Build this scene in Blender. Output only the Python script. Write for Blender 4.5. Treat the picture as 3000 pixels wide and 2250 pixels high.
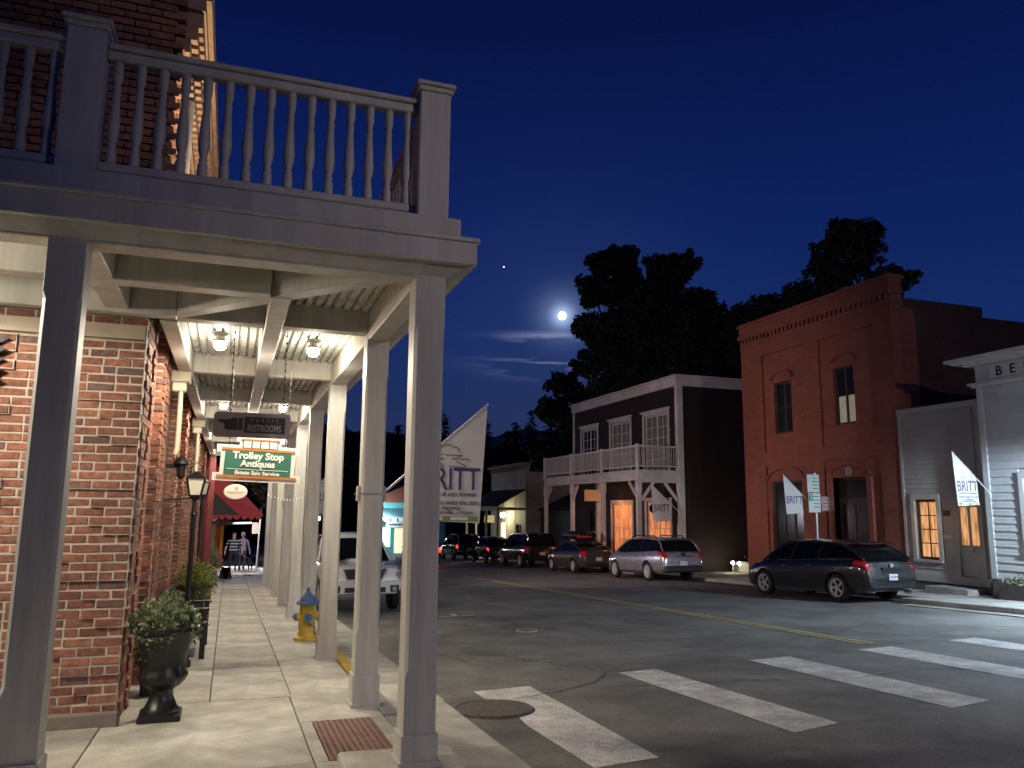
import bpy, bmesh, math, random
import numpy as np
from mathutils import Vector, Matrix, noise
random.seed(7)
PI = math.pi
sc = bpy.context.scene
for o in list(bpy.data.objects): bpy.data.objects.remove(o)
C = sc.collection
SL = 0.0336                      # the street falls away from the camera by 3.4 %
def gz(y): return -SL * y        # pavement level at distance y

# ------------------------------------------------------------------ camera
F, PITCH, YAW, ROLL, EYE = 2306.0, math.radians(9.111), math.radians(19.424), math.radians(.527), 1.6
cp, sp, cw, sw, cr, sr = math.cos(PITCH), math.sin(PITCH), math.cos(YAW), math.sin(YAW), math.cos(ROLL), math.sin(ROLL)
R0, U0, F0 = Vector((cw, -sw, 0)), Vector((-sp*sw, -sp*cw, cp)), Vector((cp*sw, cp*cw, sp))
Rx, Ux = R0*cr + U0*sr, U0*cr - R0*sr
cam = bpy.data.objects.new('camera', bpy.data.cameras.new('camera'))
C.objects.link(cam)
m = Matrix((Rx, Ux, -F0)).transposed().to_4x4(); m.translation = (0, 0, EYE)
cam.matrix_world = m
cam.data.sensor_width = 36; cam.data.lens = F/3000*36
cam.data.clip_end = 6000; cam.data.clip_start = .05
sc.camera = cam

# ------------------------------------------------------------------ sky
MOON = Vector((.38093, .89206, .24315)).normalized()
w = bpy.data.worlds.new('World'); sc.world = w; w.use_nodes = True
nt = w.node_tree; nt.nodes.clear()
def nd(t, nt=nt, **k):
    n = nt.nodes.new(t)
    for a, b in k.items(): setattr(n, a, b)
    return n
L = nt.links.new
def wmath(op, a, b=None, c=None):
    n = nd('ShaderNodeMath', operation=op)
    for i, v in enumerate((a, b, c)):
        if v is None: continue
        if isinstance(v, (int, float)): n.inputs[i].default_value = v
        else: L(v, n.inputs[i])
    return n.outputs[0]
sky = nd('ShaderNodeTexSky', sky_type='NISHITA', sun_disc=False)
sky.sun_elevation = math.radians(-4.0); sky.sun_rotation = math.atan2(MOON.x, MOON.y); sky.altitude = 500
tc = nd('ShaderNodeTexCoord')
nrm = nd('ShaderNodeVectorMath', operation='NORMALIZE'); L(tc.outputs['Generated'], nrm.inputs[0])
sep = nd('ShaderNodeSeparateXYZ'); L(nrm.outputs[0], sep.inputs[0])
ele = sep.outputs[2]
ramp = nd('ShaderNodeValToRGB'); L(ele, ramp.inputs[0])
el = ramp.color_ramp.elements
el[0].position, el[0].color = 0.0, (.0020, .0085, .044, 1)
el[1].position, el[1].color = .85, (.0005, .0014, .0130, 1)
for p, c_ in ((.10, (.0019, .0120, .066, 1)), (.22, (.0011, .0135, .092, 1)), (.36, (.0007, .0085, .076, 1)), (.55, (.0005, .0035, .042, 1))):
    e = el.new(p); e.color = c_
dot = nd('ShaderNodeVectorMath', operation='DOT_PRODUCT'); L(nrm.outputs[0], dot.inputs[0]); dot.inputs[1].default_value = MOON
d = wmath('MAXIMUM', dot.outputs['Value'], 0.0)
halo = wmath('ADD', wmath('MULTIPLY', wmath('POWER', d, 14000.0), .55), wmath('ADD', wmath('MULTIPLY', wmath('POWER', d, 2200.0), .15), wmath('MULTIPLY', wmath('POWER', d, 90.0), .010)))
# thin moonlit cirrus bands low over the hills
mp = nd('ShaderNodeMapping'); L(nrm.outputs[0], mp.inputs[0]); mp.inputs['Rotation'].default_value = (0, .05, 0); mp.inputs['Scale'].default_value = (5.0, 5.0, 42)
mp.inputs['Location'].default_value = (1.73, .4, .62)
ns = nd('ShaderNodeTexNoise'); L(mp.outputs[0], ns.inputs['Vector']); ns.inputs['Scale'].default_value = 1.35; ns.inputs['Detail'].default_value = 7; ns.inputs['Roughness'].default_value = .55; ns.inputs['Distortion'].default_value = .35
cr1 = nd('ShaderNodeValToRGB'); L(ns.outputs['Fac'], cr1.inputs[0]); cr1.color_ramp.elements[0].position = .47; cr1.color_ramp.elements[1].position = .74
band = nd('ShaderNodeValToRGB'); L(ele, band.inputs[0]); b = band.color_ramp.elements
b[0].position, b[0].color = .160, (0, 0, 0, 1); b[1].position, b[1].color = .224, (0, 0, 0, 1)
for p in (.178, .205):
    e = b.new(p); e.color = (1, 1, 1, 1)
cl = wmath('MULTIPLY', wmath('MULTIPLY', cr1.outputs[0], band.outputs[0]), wmath('ADD', wmath('MULTIPLY', wmath('POWER', d, 560.0), 1.5), wmath('MULTIPLY', wmath('POWER', d, 120.0), .03)))
def scol(v, col):
    n = nd('ShaderNodeMix', data_type='RGBA'); n.inputs['Factor'].default_value = 1; n.blend_type = 'MULTIPLY'
    L(v, n.inputs['A']); n.inputs['B'].default_value = (*col, 1); return n.outputs['Result']
def cadd(a, b_):
    n = nd('ShaderNodeMix', data_type='RGBA'); n.inputs['Factor'].default_value = 1; n.blend_type = 'ADD'
    L(a, n.inputs['A']); L(b_, n.inputs['B']); return n.outputs['Result']
tot = cadd(cadd(ramp.outputs[0], scol(halo, (.50, .68, 1.0))), scol(cl, (.80, .78, 1.0)))
bg = nd('ShaderNodeBackground'); L(tot, bg.inputs[0]); bg.inputs[1].default_value = 1.0
bg2 = nd('ShaderNodeBackground'); L(sky.outputs[0], bg2.inputs[0]); bg2.inputs[1].default_value = .05
ad = nd('ShaderNodeAddShader'); L(bg.outputs[0], ad.inputs[0]); L(bg2.outputs[0], ad.inputs[1])
ow = nd('ShaderNodeOutputWorld'); L(ad.outputs[0], ow.inputs[0])

# ------------------------------------------------------------------ moonlight
sun = bpy.data.objects.new('moonlight', bpy.data.lights.new('moonlight', 'SUN')); C.objects.link(sun)
sun.data.energy = .03; sun.data.angle = math.radians(.5); sun.data.color = (.85, .9, 1)
sun.rotation_euler = (-MOON).to_track_quat('-Z', 'Y').to_euler()
sun.location = (0, 0, 60)

# ------------------------------------------------------------------ exposure
sc.view_settings.view_transform = 'Standard'; sc.view_settings.look = 'None'
sc.view_settings.exposure = .35; sc.view_settings.gamma = 1; sc.view_settings.use_curve_mapping = False
sc.render.engine = 'CYCLES'; sc.cycles.use_denoising = True
sc.cycles.max_bounces = 6; sc.cycles.diffuse_bounces = 3; sc.cycles.glossy_bounces = 3; sc.cycles.transmission_bounces = 4
sc.cycles.sample_clamp_indirect = 4; sc.cycles.caustics_reflective = False; sc.cycles.caustics_refractive = False

# ------------------------------------------------------------------ materials
MAT = {}
def M(name, rgb=(.5, .5, .5), rough=.6, var=.12, scale=6, bump=0, metal=0, coat=0, emit=None, es=0, rnd=0, alpha=1, spec=.5, stain=0, island=False, speck=0):
    if name in MAT: return MAT[name]
    mt = bpy.data.materials.new(name); mt.use_nodes = True; MAT[name] = mt
    t = mt.node_tree; bs = t.nodes['Principled BSDF']
    bs.inputs['Roughness'].default_value = rough; bs.inputs['Metallic'].default_value = metal
    bs.inputs['Coat Weight'].default_value = coat; bs.inputs['Coat Roughness'].default_value = .06
    bs.inputs['Specular IOR Level'].default_value = spec
    bs.inputs['Base Color'].default_value = (*rgb, 1)
    if emit:
        bs.inputs['Emission Color'].default_value = (*emit, 1); bs.inputs['Emission Strength'].default_value = es
    tcn = t.nodes.new('ShaderNodeTexCoord')
    if var or stain or rnd:
        n1 = t.nodes.new('ShaderNodeTexNoise'); n1.inputs['Scale'].default_value = scale; n1.inputs['Detail'].default_value = 6
        t.links.new(tcn.outputs['Object'], n1.inputs['Vector'])
        mr = t.nodes.new('ShaderNodeMapRange'); t.links.new(n1.outputs['Fac'], mr.inputs[0])
        mr.inputs[1].default_value = .25; mr.inputs[2].default_value = .75
        mr.inputs[3].default_value = 1-var; mr.inputs[4].default_value = 1+var
        val = mr.outputs[0]
        if stain:
            n2 = t.nodes.new('ShaderNodeTexNoise'); n2.inputs['Scale'].default_value = scale*.23; n2.inputs['Detail'].default_value = 8; n2.inputs['Roughness'].default_value = .65
            t.links.new(tcn.outputs['Object'], n2.inputs['Vector'])
            m2 = t.nodes.new('ShaderNodeMapRange'); t.links.new(n2.outputs['Fac'], m2.inputs[0]); m2.inputs[1].default_value = .35; m2.inputs[2].default_value = .62
            m2.inputs[3].default_value = 1-stain; m2.inputs[4].default_value = 1+stain*.35
            mu = t.nodes.new('ShaderNodeMath'); mu.operation = 'MULTIPLY'; t.links.new(val, mu.inputs[0]); t.links.new(m2.outputs[0], mu.inputs[1]); val = mu.outputs[0]
        if speck:
            n5 = t.nodes.new('ShaderNodeTexNoise'); n5.inputs['Scale'].default_value = 55; n5.inputs['Detail'].default_value = 3; n5.inputs['Roughness'].default_value = .8
            t.links.new(tcn.outputs['Object'], n5.inputs['Vector'])
            m5 = t.nodes.new('ShaderNodeMapRange'); t.links.new(n5.outputs['Fac'], m5.inputs[0]); m5.inputs[1].default_value = .38; m5.inputs[2].default_value = .62; m5.inputs[3].default_value = 1-speck; m5.inputs[4].default_value = 1+speck
            mu = t.nodes.new('ShaderNodeMath'); mu.operation = 'MULTIPLY'; t.links.new(val, mu.inputs[0]); t.links.new(m5.outputs[0], mu.inputs[1]); val = mu.outputs[0]
        if rnd:
            if island: oi = t.nodes.new('ShaderNodeNewGeometry'); ro = oi.outputs['Random Per Island']
            else: oi = t.nodes.new('ShaderNodeObjectInfo'); ro = oi.outputs['Random']
            m3 = t.nodes.new('ShaderNodeMapRange'); t.links.new(ro, m3.inputs[0]); m3.inputs[3].default_value = 1-rnd; m3.inputs[4].default_value = 1+rnd
            mu = t.nodes.new('ShaderNodeMath'); mu.operation = 'MULTIPLY'; t.links.new(val, mu.inputs[0]); t.links.new(m3.outputs[0], mu.inputs[1]); val = mu.outputs[0]
        mx = t.nodes.new('ShaderNodeVectorMath'); mx.operation = 'SCALE'; mx.inputs[0].default_value = rgb
        t.links.new(val, mx.inputs['Scale']); t.links.new(mx.outputs[0], bs.inputs['Base Color'])
        rr = t.nodes.new('ShaderNodeMapRange'); t.links.new(n1.outputs['Fac'], rr.inputs[0]); rr.inputs[3].default_value = max(0, rough-.08); rr.inputs[4].default_value = min(1, rough+.08)
        if rough > .2: t.links.new(rr.outputs[0], bs.inputs['Roughness'])
    if bump:
        n3 = t.nodes.new('ShaderNodeTexNoise'); n3.inputs['Scale'].default_value = scale*9; n3.inputs['Detail'].default_value = 4
        t.links.new(tcn.outputs['Object'], n3.inputs['Vector'])
        bp = t.nodes.new('ShaderNodeBump'); bp.inputs['Strength'].default_value = bump; bp.inputs['Distance'].default_value = .02
        t.links.new(n3.outputs['Fac'], bp.inputs['Height']); t.links.new(bp.outputs[0], bs.inputs['Normal'])
    return mt
def brick_mat(name, island, dark=1.0):
    mt = M(name, (.3, .12, .07), .85, var=0)
    t = mt.node_tree; bs = t.nodes['Principled BSDF']
    if island: r = t.nodes.new('ShaderNodeNewGeometry').outputs['Random Per Island']
    else: r = t.nodes.new('ShaderNodeObjectInfo').outputs['Random']
    cr_ = t.nodes.new('ShaderNodeValToRGB'); t.links.new(r, cr_.inputs[0]); e = cr_.color_ramp.elements
    cols = [(.0, (.20, .088, .06)), (.2, (.30, .125, .08)), (.42, (.34, .14, .088)), (.6, (.27, .108, .072)), (.78, (.36, .165, .10)), (.92, (.25, .115, .085)), (1, (.16, .10, .085))]
    e[0].position, e[0].color = 0, (*[c*dark for c in cols[0][1]], 1); e[1].position, e[1].color = 1, (*[c*dark for c in cols[-1][1]], 1)
    for p, c_ in cols[1:-1]:
        x = e.new(p); x.color = (*[c*dark for c in c_], 1)
    tcn = t.nodes.new('ShaderNodeTexCoord'); gm = t.nodes.new('ShaderNodeNewGeometry')
    n1 = t.nodes.new('ShaderNodeTexNoise'); n1.inputs['Scale'].default_value = 22; n1.inputs['Detail'].default_value = 8; t.links.new(gm.outputs['Position'], n1.inputs['Vector'])
    mr = t.nodes.new('ShaderNodeMapRange'); t.links.new(n1.outputs['Fac'], mr.inputs[0]); mr.inputs[1].default_value = .3; mr.inputs[2].default_value = .7; mr.inputs[3].default_value = .62; mr.inputs[4].default_value = 1.3
    mx = t.nodes.new('ShaderNodeVectorMath'); mx.operation = 'SCALE'; t.links.new(cr_.outputs[0], mx.inputs[0]); t.links.new(mr.outputs[0], mx.inputs['Scale'])
    n4 = t.nodes.new('ShaderNodeTexNoise'); n4.inputs['Scale'].default_value = 1.7; n4.inputs['Detail'].default_value = 7; t.links.new(gm.outputs['Position'], n4.inputs['Vector'])
    m4 = t.nodes.new('ShaderNodeMapRange'); t.links.new(n4.outputs['Fac'], m4.inputs[0]); m4.inputs[1].default_value = .34; m4.inputs[2].default_value = .6; m4.inputs[3].default_value = .62; m4.inputs[4].default_value = 1.08
    mx2 = t.nodes.new('ShaderNodeVectorMath'); mx2.operation = 'SCALE'; t.links.new(mx.outputs[0], mx2.inputs[0]); t.links.new(m4.outputs[0], mx2.inputs['Scale'])
    t.links.new(mx2.outputs[0], bs.inputs['Base Color'])
    bp = t.nodes.new('ShaderNodeBump'); bp.inputs['Strength'].default_value = .5; bp.inputs['Distance'].default_value = .012
    n2 = t.nodes.new('ShaderNodeTexNoise'); n2.inputs['Scale'].default_value = 60; n2.inputs['Detail'].default_value = 5; t.links.new(gm.outputs['Position'], n2.inputs['Vector'])
    t.links.new(n2.outputs['Fac'], bp.inputs['Height']); t.links.new(bp.outputs[0], bs.inputs['Normal'])
    return mt

def add_courses(mt, ax, strength=.6, dark=.75):
    t = mt.node_tree; bs = t.nodes['Principled BSDF']; g = t.nodes.new('ShaderNodeNewGeometry'); s_ = t.nodes.new('ShaderNodeSeparateXYZ'); t.links.new(g.outputs['Position'], s_.inputs[0])
    c_ = t.nodes.new('ShaderNodeCombineXYZ'); t.links.new(s_.outputs[ax], c_.inputs[0]); t.links.new(s_.outputs[2], c_.inputs[1])
    b_ = t.nodes.new('ShaderNodeTexBrick'); t.links.new(c_.outputs[0], b_.inputs['Vector']); b_.inputs['Scale'].default_value = 1; b_.inputs['Brick Width'].default_value = .24; b_.inputs['Row Height'].default_value = .085; b_.inputs['Mortar Size'].default_value = .009; b_.inputs['Bias'].default_value = -.1
    b_.inputs['Color1'].default_value = (1, 1, 1, 1); b_.inputs['Color2'].default_value = (.72, .70, .70, 1); b_.inputs['Mortar'].default_value = (dark, dark, dark, 1)
    old = bs.inputs['Base Color'].links[0].from_socket; mx = t.nodes.new('ShaderNodeMix'); mx.data_type = 'RGBA'; mx.blend_type = 'MULTIPLY'; mx.inputs['Factor'].default_value = .8; t.links.new(old, mx.inputs['A']); t.links.new(b_.outputs['Color'], mx.inputs['B']); t.links.new(mx.outputs['Result'], bs.inputs['Base Color'])
    bp = t.nodes.new('ShaderNodeBump'); bp.inputs['Strength'].default_value = strength; bp.inputs['Distance'].default_value = .012; bp.invert = True; t.links.new(b_.outputs['Fac'], bp.inputs['Height'])
    if bs.inputs['Normal'].links: t.links.new(bs.inputs['Normal'].links[0].from_socket, bp.inputs['Normal'])
    t.links.new(bp.outputs[0], bs.inputs['Normal'])
# ------------------------------------------------------------------ building blocks
class MB:
    def __init__(s): s.v = []; s.f = []; s.mi = []
    def add(s, vs, fs, mi=0):
        n = len(s.v); s.v += [tuple(v) for v in vs]; s.f += [tuple(i+n for i in f) for f in fs]; s.mi += [mi]*len(fs); return s
    def box(s, x0, x1, y0, y1, z0, z1, mi=0):
        return s.add([(x0, y0, z0), (x1, y0, z0), (x1, y1, z0), (x0, y1, z0), (x0, y0, z1), (x1, y0, z1), (x1, y1, z1), (x0, y1, z1)],
                     [(0, 3, 2, 1), (4, 5, 6, 7), (0, 1, 5, 4), (1, 2, 6, 5), (2, 3, 7, 6), (3, 0, 4, 7)], mi)
    def obox(s, a, b, wx, wz, up=(0, 0, 1), mi=0):          # a bar from a to b, wx wide, wz high
        a, b = Vector(a), Vector(b); d_ = (b-a).normalized(); u = Vector(up)
        r = d_.cross(u)
        if r.length < 1e-4: u = Vector((1, 0, 0)); r = d_.cross(u)
        r.normalize(); u = r.cross(d_).normalized()
        vs = [p + r*sx*wx/2 + u*sz*wz/2 for p in (a, b) for sx, sz in ((-1, -1), (1, -1), (1, 1), (-1, 1))]
        return s.add(vs, [(3, 2, 1, 0), (4, 5, 6, 7), (0, 1, 5, 4), (1, 2, 6, 5), (2, 3, 7, 6), (3, 0, 4, 7)], mi)
    def lathe(s, prof, seg=16, c=(0, 0, 0), mi=0, ax='z', sq=None, caps=True):
        vs = []; n = len(prof)
        for i in range(seg):
            a = 2*PI*i/seg + (PI/seg if sq else 0)
            for r, z in prof:
                q = (r*math.cos(a), r*math.sin(a), z)
                if ax == 'x': q = (q[2], q[0], q[1])
                if ax == 'y': q = (q[1], q[2], q[0])
                vs.append((q[0]+c[0], q[1]+c[1], q[2]+c[2]))
        fs = []
        for i in range(seg):
            j = (i+1) % seg
            for k in range(n-1): fs.append((i*n+k, j*n+k, j*n+k+1, i*n+k+1))
        if caps and prof[0][0] > 1e-6: fs.append(tuple(i*n for i in reversed(range(seg))))
        if caps and prof[-1][0] > 1e-6: fs.append(tuple(i*n+n-1 for i in range(seg)))
        return s.add(vs, fs, mi)
    def tube(s, pts, rad, seg=8, mi=0, closed=False):
        pts = [Vector(p) for p in pts]; n = len(pts)
        rad = [rad]*n if isinstance(rad, (int, float)) else rad
        vs = []; ref = Vector((0, 0, 1))
        for i, p in enumerate(pts):
            d_ = (pts[min(i+1, n-1)] - pts[max(i-1, 0)]).normalized()
            if abs(d_.dot(ref)) > .95: ref = Vector((1, 0, 0))
            a = d_.cross(ref).normalized(); b_ = a.cross(d_); ref = b_
            for k in range(seg):
                an = 2*PI*k/seg; vs.append(p + (a*math.cos(an) + b_*math.sin(an))*rad[i])
        fs = [(i*seg+k, i*seg+(k+1) % seg, (i+1)*seg+(k+1) % seg, (i+1)*seg+k) for i in range(n-1) for k in range(seg)]
        fs += [tuple(reversed(range(seg))), tuple((n-1)*seg+k for k in range(seg))]
        return s.add(vs, fs, mi)
    def prism(s, poly, axis, a, b, mi=0):                   # poly (u, v) extruded along axis from a to b
        n = len(poly)
        def P(u, v, t): return {'x': (t, u, v), 'y': (u, t, v), 'z': (u, v, t)}[axis]
        vs = [P(u, v, a) for u, v in poly] + [P(u, v, b) for u, v in poly]
        return s.add(vs, [tuple(range(n)), tuple(reversed(range(n, 2*n)))] + [(i, (i+1) % n + 0, (i+1) % n + n, i+n) for i in range(n)], mi)
    def quad(s, a, b_, c, d_, mi=0): return s.add([a, b_, c, d_], [(0, 1, 2, 3)], mi)
    def mesh(s, name, mats, bevel=0, smooth=False, xf=None):
        me = bpy.data.meshes.new(name)
        vs = s.v if xf is None else [xf @ Vector(v) for v in s.v]
        me.from_pydata([tuple(v) for v in vs], [], s.f)
        for m_ in (mats if isinstance(mats, (list, tuple)) else [mats]): me.materials.append(m_)
        if any(s.mi): me.polygons.foreach_set('material_index', s.mi)
        bm = bmesh.new(); bm.from_mesh(me)
        bmesh.ops.recalc_face_normals(bm, faces=bm.faces)
        if bevel: bmesh.ops.bevel(bm, geom=list(bm.edges), offset=bevel, segments=1, affect='EDGES', clamp_overlap=True)
        bm.to_mesh(me); bm.free()
        if smooth:
            me.polygons.foreach_set('use_smooth', [True]*len(me.polygons)); me.set_sharp_from_angle(angle=math.radians(smooth if smooth is not True else 40))
        return me
def root_of(o):
    while o.parent: o = o.parent
    return o
def obj(name, mb, mats, parent=None, bevel=0, smooth=False, local=False, label=None, cat=None, group=None, kind=None):
    xf = None
    if parent is not None and not local: xf = root_of(parent).matrix_basis.inverted()
    me = mb.mesh(name, mats, bevel, smooth, xf) if isinstance(mb, MB) else mb
    o = bpy.data.objects.new(name, me); C.objects.link(o)
    if parent is not None: o.parent = parent
    tag(o, label, cat, group, kind); return o
def tag(o, label=None, cat=None, group=None, kind=None):
    if label: o['label'] = label
    if cat: o['category'] = cat
    if group: o['group'] = group
    if kind: o['kind'] = kind
    return o
def thing(name, label, cat, loc=(0, 0, 0), rz=0, group=None, rx=0):
    o = bpy.data.objects.new(name, None); C.objects.link(o); o.empty_display_size = .2
    o.matrix_basis = Matrix.Translation(loc) @ Matrix.Rotation(rz, 4, 'Z') @ Matrix.Rotation(rx, 4, 'X')
    return tag(o, label, cat, group)
def dup(o, name=None):
    def cp_(a, par):
        c = a.copy(); C.objects.link(c); c.parent = par
        for ch in [x for x in bpy.data.objects if x.parent == a]: cp_(ch, c)
        return c
    return cp_(o, None)
def inst(name, me, parent, loc=(0, 0, 0), rot=None, scale=None):   # a child that shares mesh data, in its thing's local space
    o = bpy.data.objects.new(name, me); C.objects.link(o); o.parent = parent; o.location = loc
    if rot: o.rotation_euler = rot
    if scale: o.scale = scale
    return o
def lamp(name, parent, typ, loc, power, color, rad=.05, aim=None, spot=120, blend=.5):
    l = bpy.data.lights.new(name, typ); l.energy = power; l.color = color
    if typ == 'AREA': l.size = rad
    else: l.shadow_soft_size = rad
    if typ == 'SPOT': l.spot_size = math.radians(spot); l.spot_blend = blend
    o = bpy.data.objects.new(name, l); C.objects.link(o)
    q = Matrix.Identity(4) if aim is None else (Vector(aim)-Vector(loc)).to_track_quat('-Z', 'Y').to_matrix().to_4x4()
    mw = Matrix.Translation(loc) @ q
    if parent is not None:
        o.parent = parent; mw = root_of(parent).matrix_basis.inverted() @ mw
    o.matrix_basis = mw
    return o
def text_mesh(s, size, depth=.002, bold=0, align='CENTER', shear=0, spacing=1, sx=1):
    cu = bpy.data.curves.new('t', 'FONT'); cu.body = s; cu.size = size; cu.align_x = align; cu.align_y = 'CENTER'
    cu.extrude = depth; cu.offset = bold; cu.shear = shear; cu.space_character = spacing; cu.resolution_u = 3
    o = bpy.data.objects.new('t', cu); C.objects.link(o)
    me = bpy.data.meshes.new_from_object(o.evaluated_get(bpy.context.evaluated_depsgraph_get()))
    bpy.data.objects.remove(o); bpy.data.curves.remove(cu)
    if sx != 1: me.transform(Matrix.Diagonal((sx, 1, 1, 1)))
    return me
def lettering(s, size, mat_, parent, mtx, **k):     # writing laid on a surface: mtx maps the text's plane into the world
    me = text_mesh(s, size, **k); me.materials.clear(); me.materials.append(mat_)
    me.transform(root_of(parent).matrix_basis.inverted() @ mtx); me.name = 'lettering'
    o = bpy.data.objects.new('lettering', me); C.objects.link(o); o.parent = parent
    return o
def facing(loc, right, up):
    r, u = Vector(right).normalized(), Vector(up).normalized(); n = r.cross(u)
    mm = Matrix((r, u, n)).transposed().to_4x4(); mm.translation = loc
    return mm
# ------------------------------------------------------------------ ground, road, pavements
asphalt = M('asphalt', (.205, .197, .175), .82, var=.16, scale=3, bump=.35, stain=.42, speck=.3)
concrete = M('concrete', (.48, .46, .40), .85, var=.12, scale=5, bump=.12, rnd=.17, stain=.34, speck=.12)
concrete2 = M('kerb_concrete', (.36, .345, .31), .85, var=.12, scale=5, bump=.12, stain=.25)
paint_white = M('road_paint', (.74, .72, .66), .75, var=.15, scale=9, bump=.2, stain=.38, speck=.3)
paint_yellow = M('yellow_paint', (.50, .36, .06), .7, var=.18, scale=9, bump=.2, stain=.35)
soil = M('soil', (.035, .035, .025), .95, var=.3, scale=.5)
def slope_sheet(x0, x1, y0, y1, dz, nx=1, ny=8, wob=0):
    mb = MB(); vs = []; fs = []
    for j in range(ny+1):
        y = y0 + (y1-y0)*j/ny
        for i in range(nx+1): 
            x = x0 + (x1-x0)*i/nx
            vs.append((x, y, gz(y)+dz + (noise.noise((x*.15, y*.15, 3))*wob)))
    for j in range(ny):
        for i in range(nx): a = j*(nx+1)+i; fs.append((a, a+1, a+nx+2, a+nx+1))
    return mb.add(vs, fs)
def slope_box(mb, x0, x1, y0, y1, z0, z1, mi=0):        # a slab lying along the falling street
    a, b_ = gz(y0), gz(y1)
    return mb.add([(x0, y0, a+z0), (x1, y0, a+z0), (x1, y1, b_+z0), (x0, y1, b_+z0), (x0, y0, a+z1), (x1, y0, a+z1), (x1, y1, b_+z1), (x0, y1, b_+z1)],
                  [(0, 3, 2, 1), (4, 5, 6, 7), (0, 1, 5, 4), (1, 2, 6, 5), (2, 3, 7, 6), (3, 0, 4, 7)], mi)
RZ = -.13                                                # road level below the pavement
obj('ground', slope_sheet(-400, 400, -80, 420, -.45, 4, 10), soil, kind='structure')
KX, KR = 1.60, 17.20                                     # kerb faces, left and right
GX = 2.27                                                # outer edge of the concrete gutter
road = obj('road', slope_sheet(GX-.02, 17.7, -30, 170, RZ, 6, 60, 0), asphalt, kind='structure')
stripes = [((2.72, 8.93), (3.43, 9.03), (3.33, 5.85), (2.72, 5.76)), ((4.82, 9.49), (5.42, 9.57), (5.50, 6.30), (4.86, 6.14)),
           ((7.02, 9.78), (7.78, 9.87), (7.73, 6.57), (7.04, 6.43)), ((9.23, 10.09), (9.98, 10.18), (9.95, 6.9), (9.24, 6.78)),
           ((11.45, 10.42), (12.15, 10.52), (12.1, 7.3), (11.45, 7.2)), ((13.65, 10.75), (14.35, 10.85), (14.3, 7.6), (13.65, 7.5))]
MH = (2.63, 7.95, .40)                                   # manhole centre and radius
for k, st in enumerate(stripes):
    mb = MB(); p = list(st)
    n = 14; vs = []; fs = []
    # worn edges: the outline is resampled with a little jitter
    out = []
    for i in range(4):
        a, b_ = p[i], p[(i+1) % 4]
        for t in range(n):
            u = t/n; q = (a[0]+(b_[0]-a[0])*u + random.uniform(-.006, .006), a[1]+(b_[1]-a[1])*u + random.uniform(-.006, .006))
            if k == 0:
                dx, dy = q[0]-MH[0], q[1]-MH[1]; r = math.hypot(dx, dy)
                if r < MH[2]+.03: q = (MH[0]+dx/r*(MH[2]+.03), MH[1]+dy/r*(MH[2]+.03))
            out.append(q)
    if k == 0:                                           # the stripe runs round the manhole
        out = []
        for q in [(2.72, 8.93), (3.43, 9.03), (3.42, 8.5), (3.40, 7.8), (3.36, 6.8), (3.33, 5.85), (3.0, 5.80), (2.72, 5.76), (2.72, 6.5), (2.72, 7.2)]: out.append(q)
        for t in range(15):
            a = math.radians(-72 + (150)*t/14); out.append((MH[0]+.43*math.cos(a), MH[1]+.43*math.sin(a)))
        out += [(2.72, 8.42), (2.72, 8.7)]
    bm = bmesh.new(); f = bm.faces.new([bm.verts.new((x, y, gz(y)+RZ+.005)) for x, y in out]); bmesh.ops.triangulate(bm, faces=[f])
    for v in bm.verts: pass
    me = bpy.data.meshes.new('crosswalk_stripe'); bm.to_mesh(me); bm.free(); me.materials.append(paint_white)
    obj('crosswalk_stripe', me, None, road)
for x in (9.78, 9.98):
    mb = MB(); mb.add(*(lambda s: (s.v, s.f))(slope_sheet(x-.055, x+.055, 10.55, 120, RZ+.008, 1, 40)))
    obj('centre_line', mb, M('line_yellow', (.62, .49, .22), .75, var=.15, scale=9, stain=.3), road)
mb = MB()
for x0, x1, y0, y1 in ((4.45, 5.25, 17.2, 17.3), (4.8, 4.9, 17.3, 17.75)): mb.add(*(lambda s: (s.v, s.f))(slope_sheet(x0, x1, y0, y1, RZ+.005, 1, 1)))
obj('parking_mark', mb, paint_white, road)
for y in (23.2, 31.5, 38.0):
    mb = MB(); mb.add(*(lambda s: (s.v, s.f))(slope_sheet(14.9, 16.6, y, y+.1, RZ+.005, 1, 1)))
    obj('parking_mark', mb, paint_white, road)
crackm = M('crack_filler', (.03, .03, .028), .9, var=0)
def crack(pts, w0=.018):
    w0 *= .6
    mb = MB(); fine = []
    for (a, b_) in zip(pts[:-1], pts[1:]):
        for t in range(6):
            u = t/6; fine.append((a[0]+(b_[0]-a[0])*u+random.uniform(-.05, .05), a[1]+(b_[1]-a[1])*u+random.uniform(-.03, .03)))
    fine.append(pts[-1]); vs = []; fs = []
    for i, (x, y) in enumerate(fine):
        q = fine[min(i+1, len(fine)-1)]; p = fine[max(i-1, 0)]; dx, dy = q[0]-p[0], q[1]-p[1]; r = math.hypot(dx, dy) or 1
        w_ = w0*random.uniform(.3, 1.2)*(0.2 if i in (0, len(fine)-1) else 1)
        for s in (-1, 1): vs.append((x-dy/r*w_*s, y+dx/r*w_*s, gz(y)+RZ+.008))
    for i in range(len(fine)-1): fs.append((2*i, 2*i+1, 2*i+3, 2*i+2))
    mb.add(vs, fs); obj('crack', mb, crackm, road)
def g3(x, y): return (x, y)
crack([(2.9, 8.35), (3.6, 8.6), (4.3, 9.0), (4.62, 9.5), (4.6, 10.0), (4.2, 10.6), (3.9, 11.4)])
crack([(4.0, 8.75), (5.2, 8.45), (6.0, 8.5), (7.2, 8.1), (8.6, 8.35), (9.8, 8.0)], .014)
crack([(4.62, 9.5), (5.6, 10.4), (7.5, 10.9), (10.5, 11.9), (12.5, 13.2)], .012)
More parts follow.
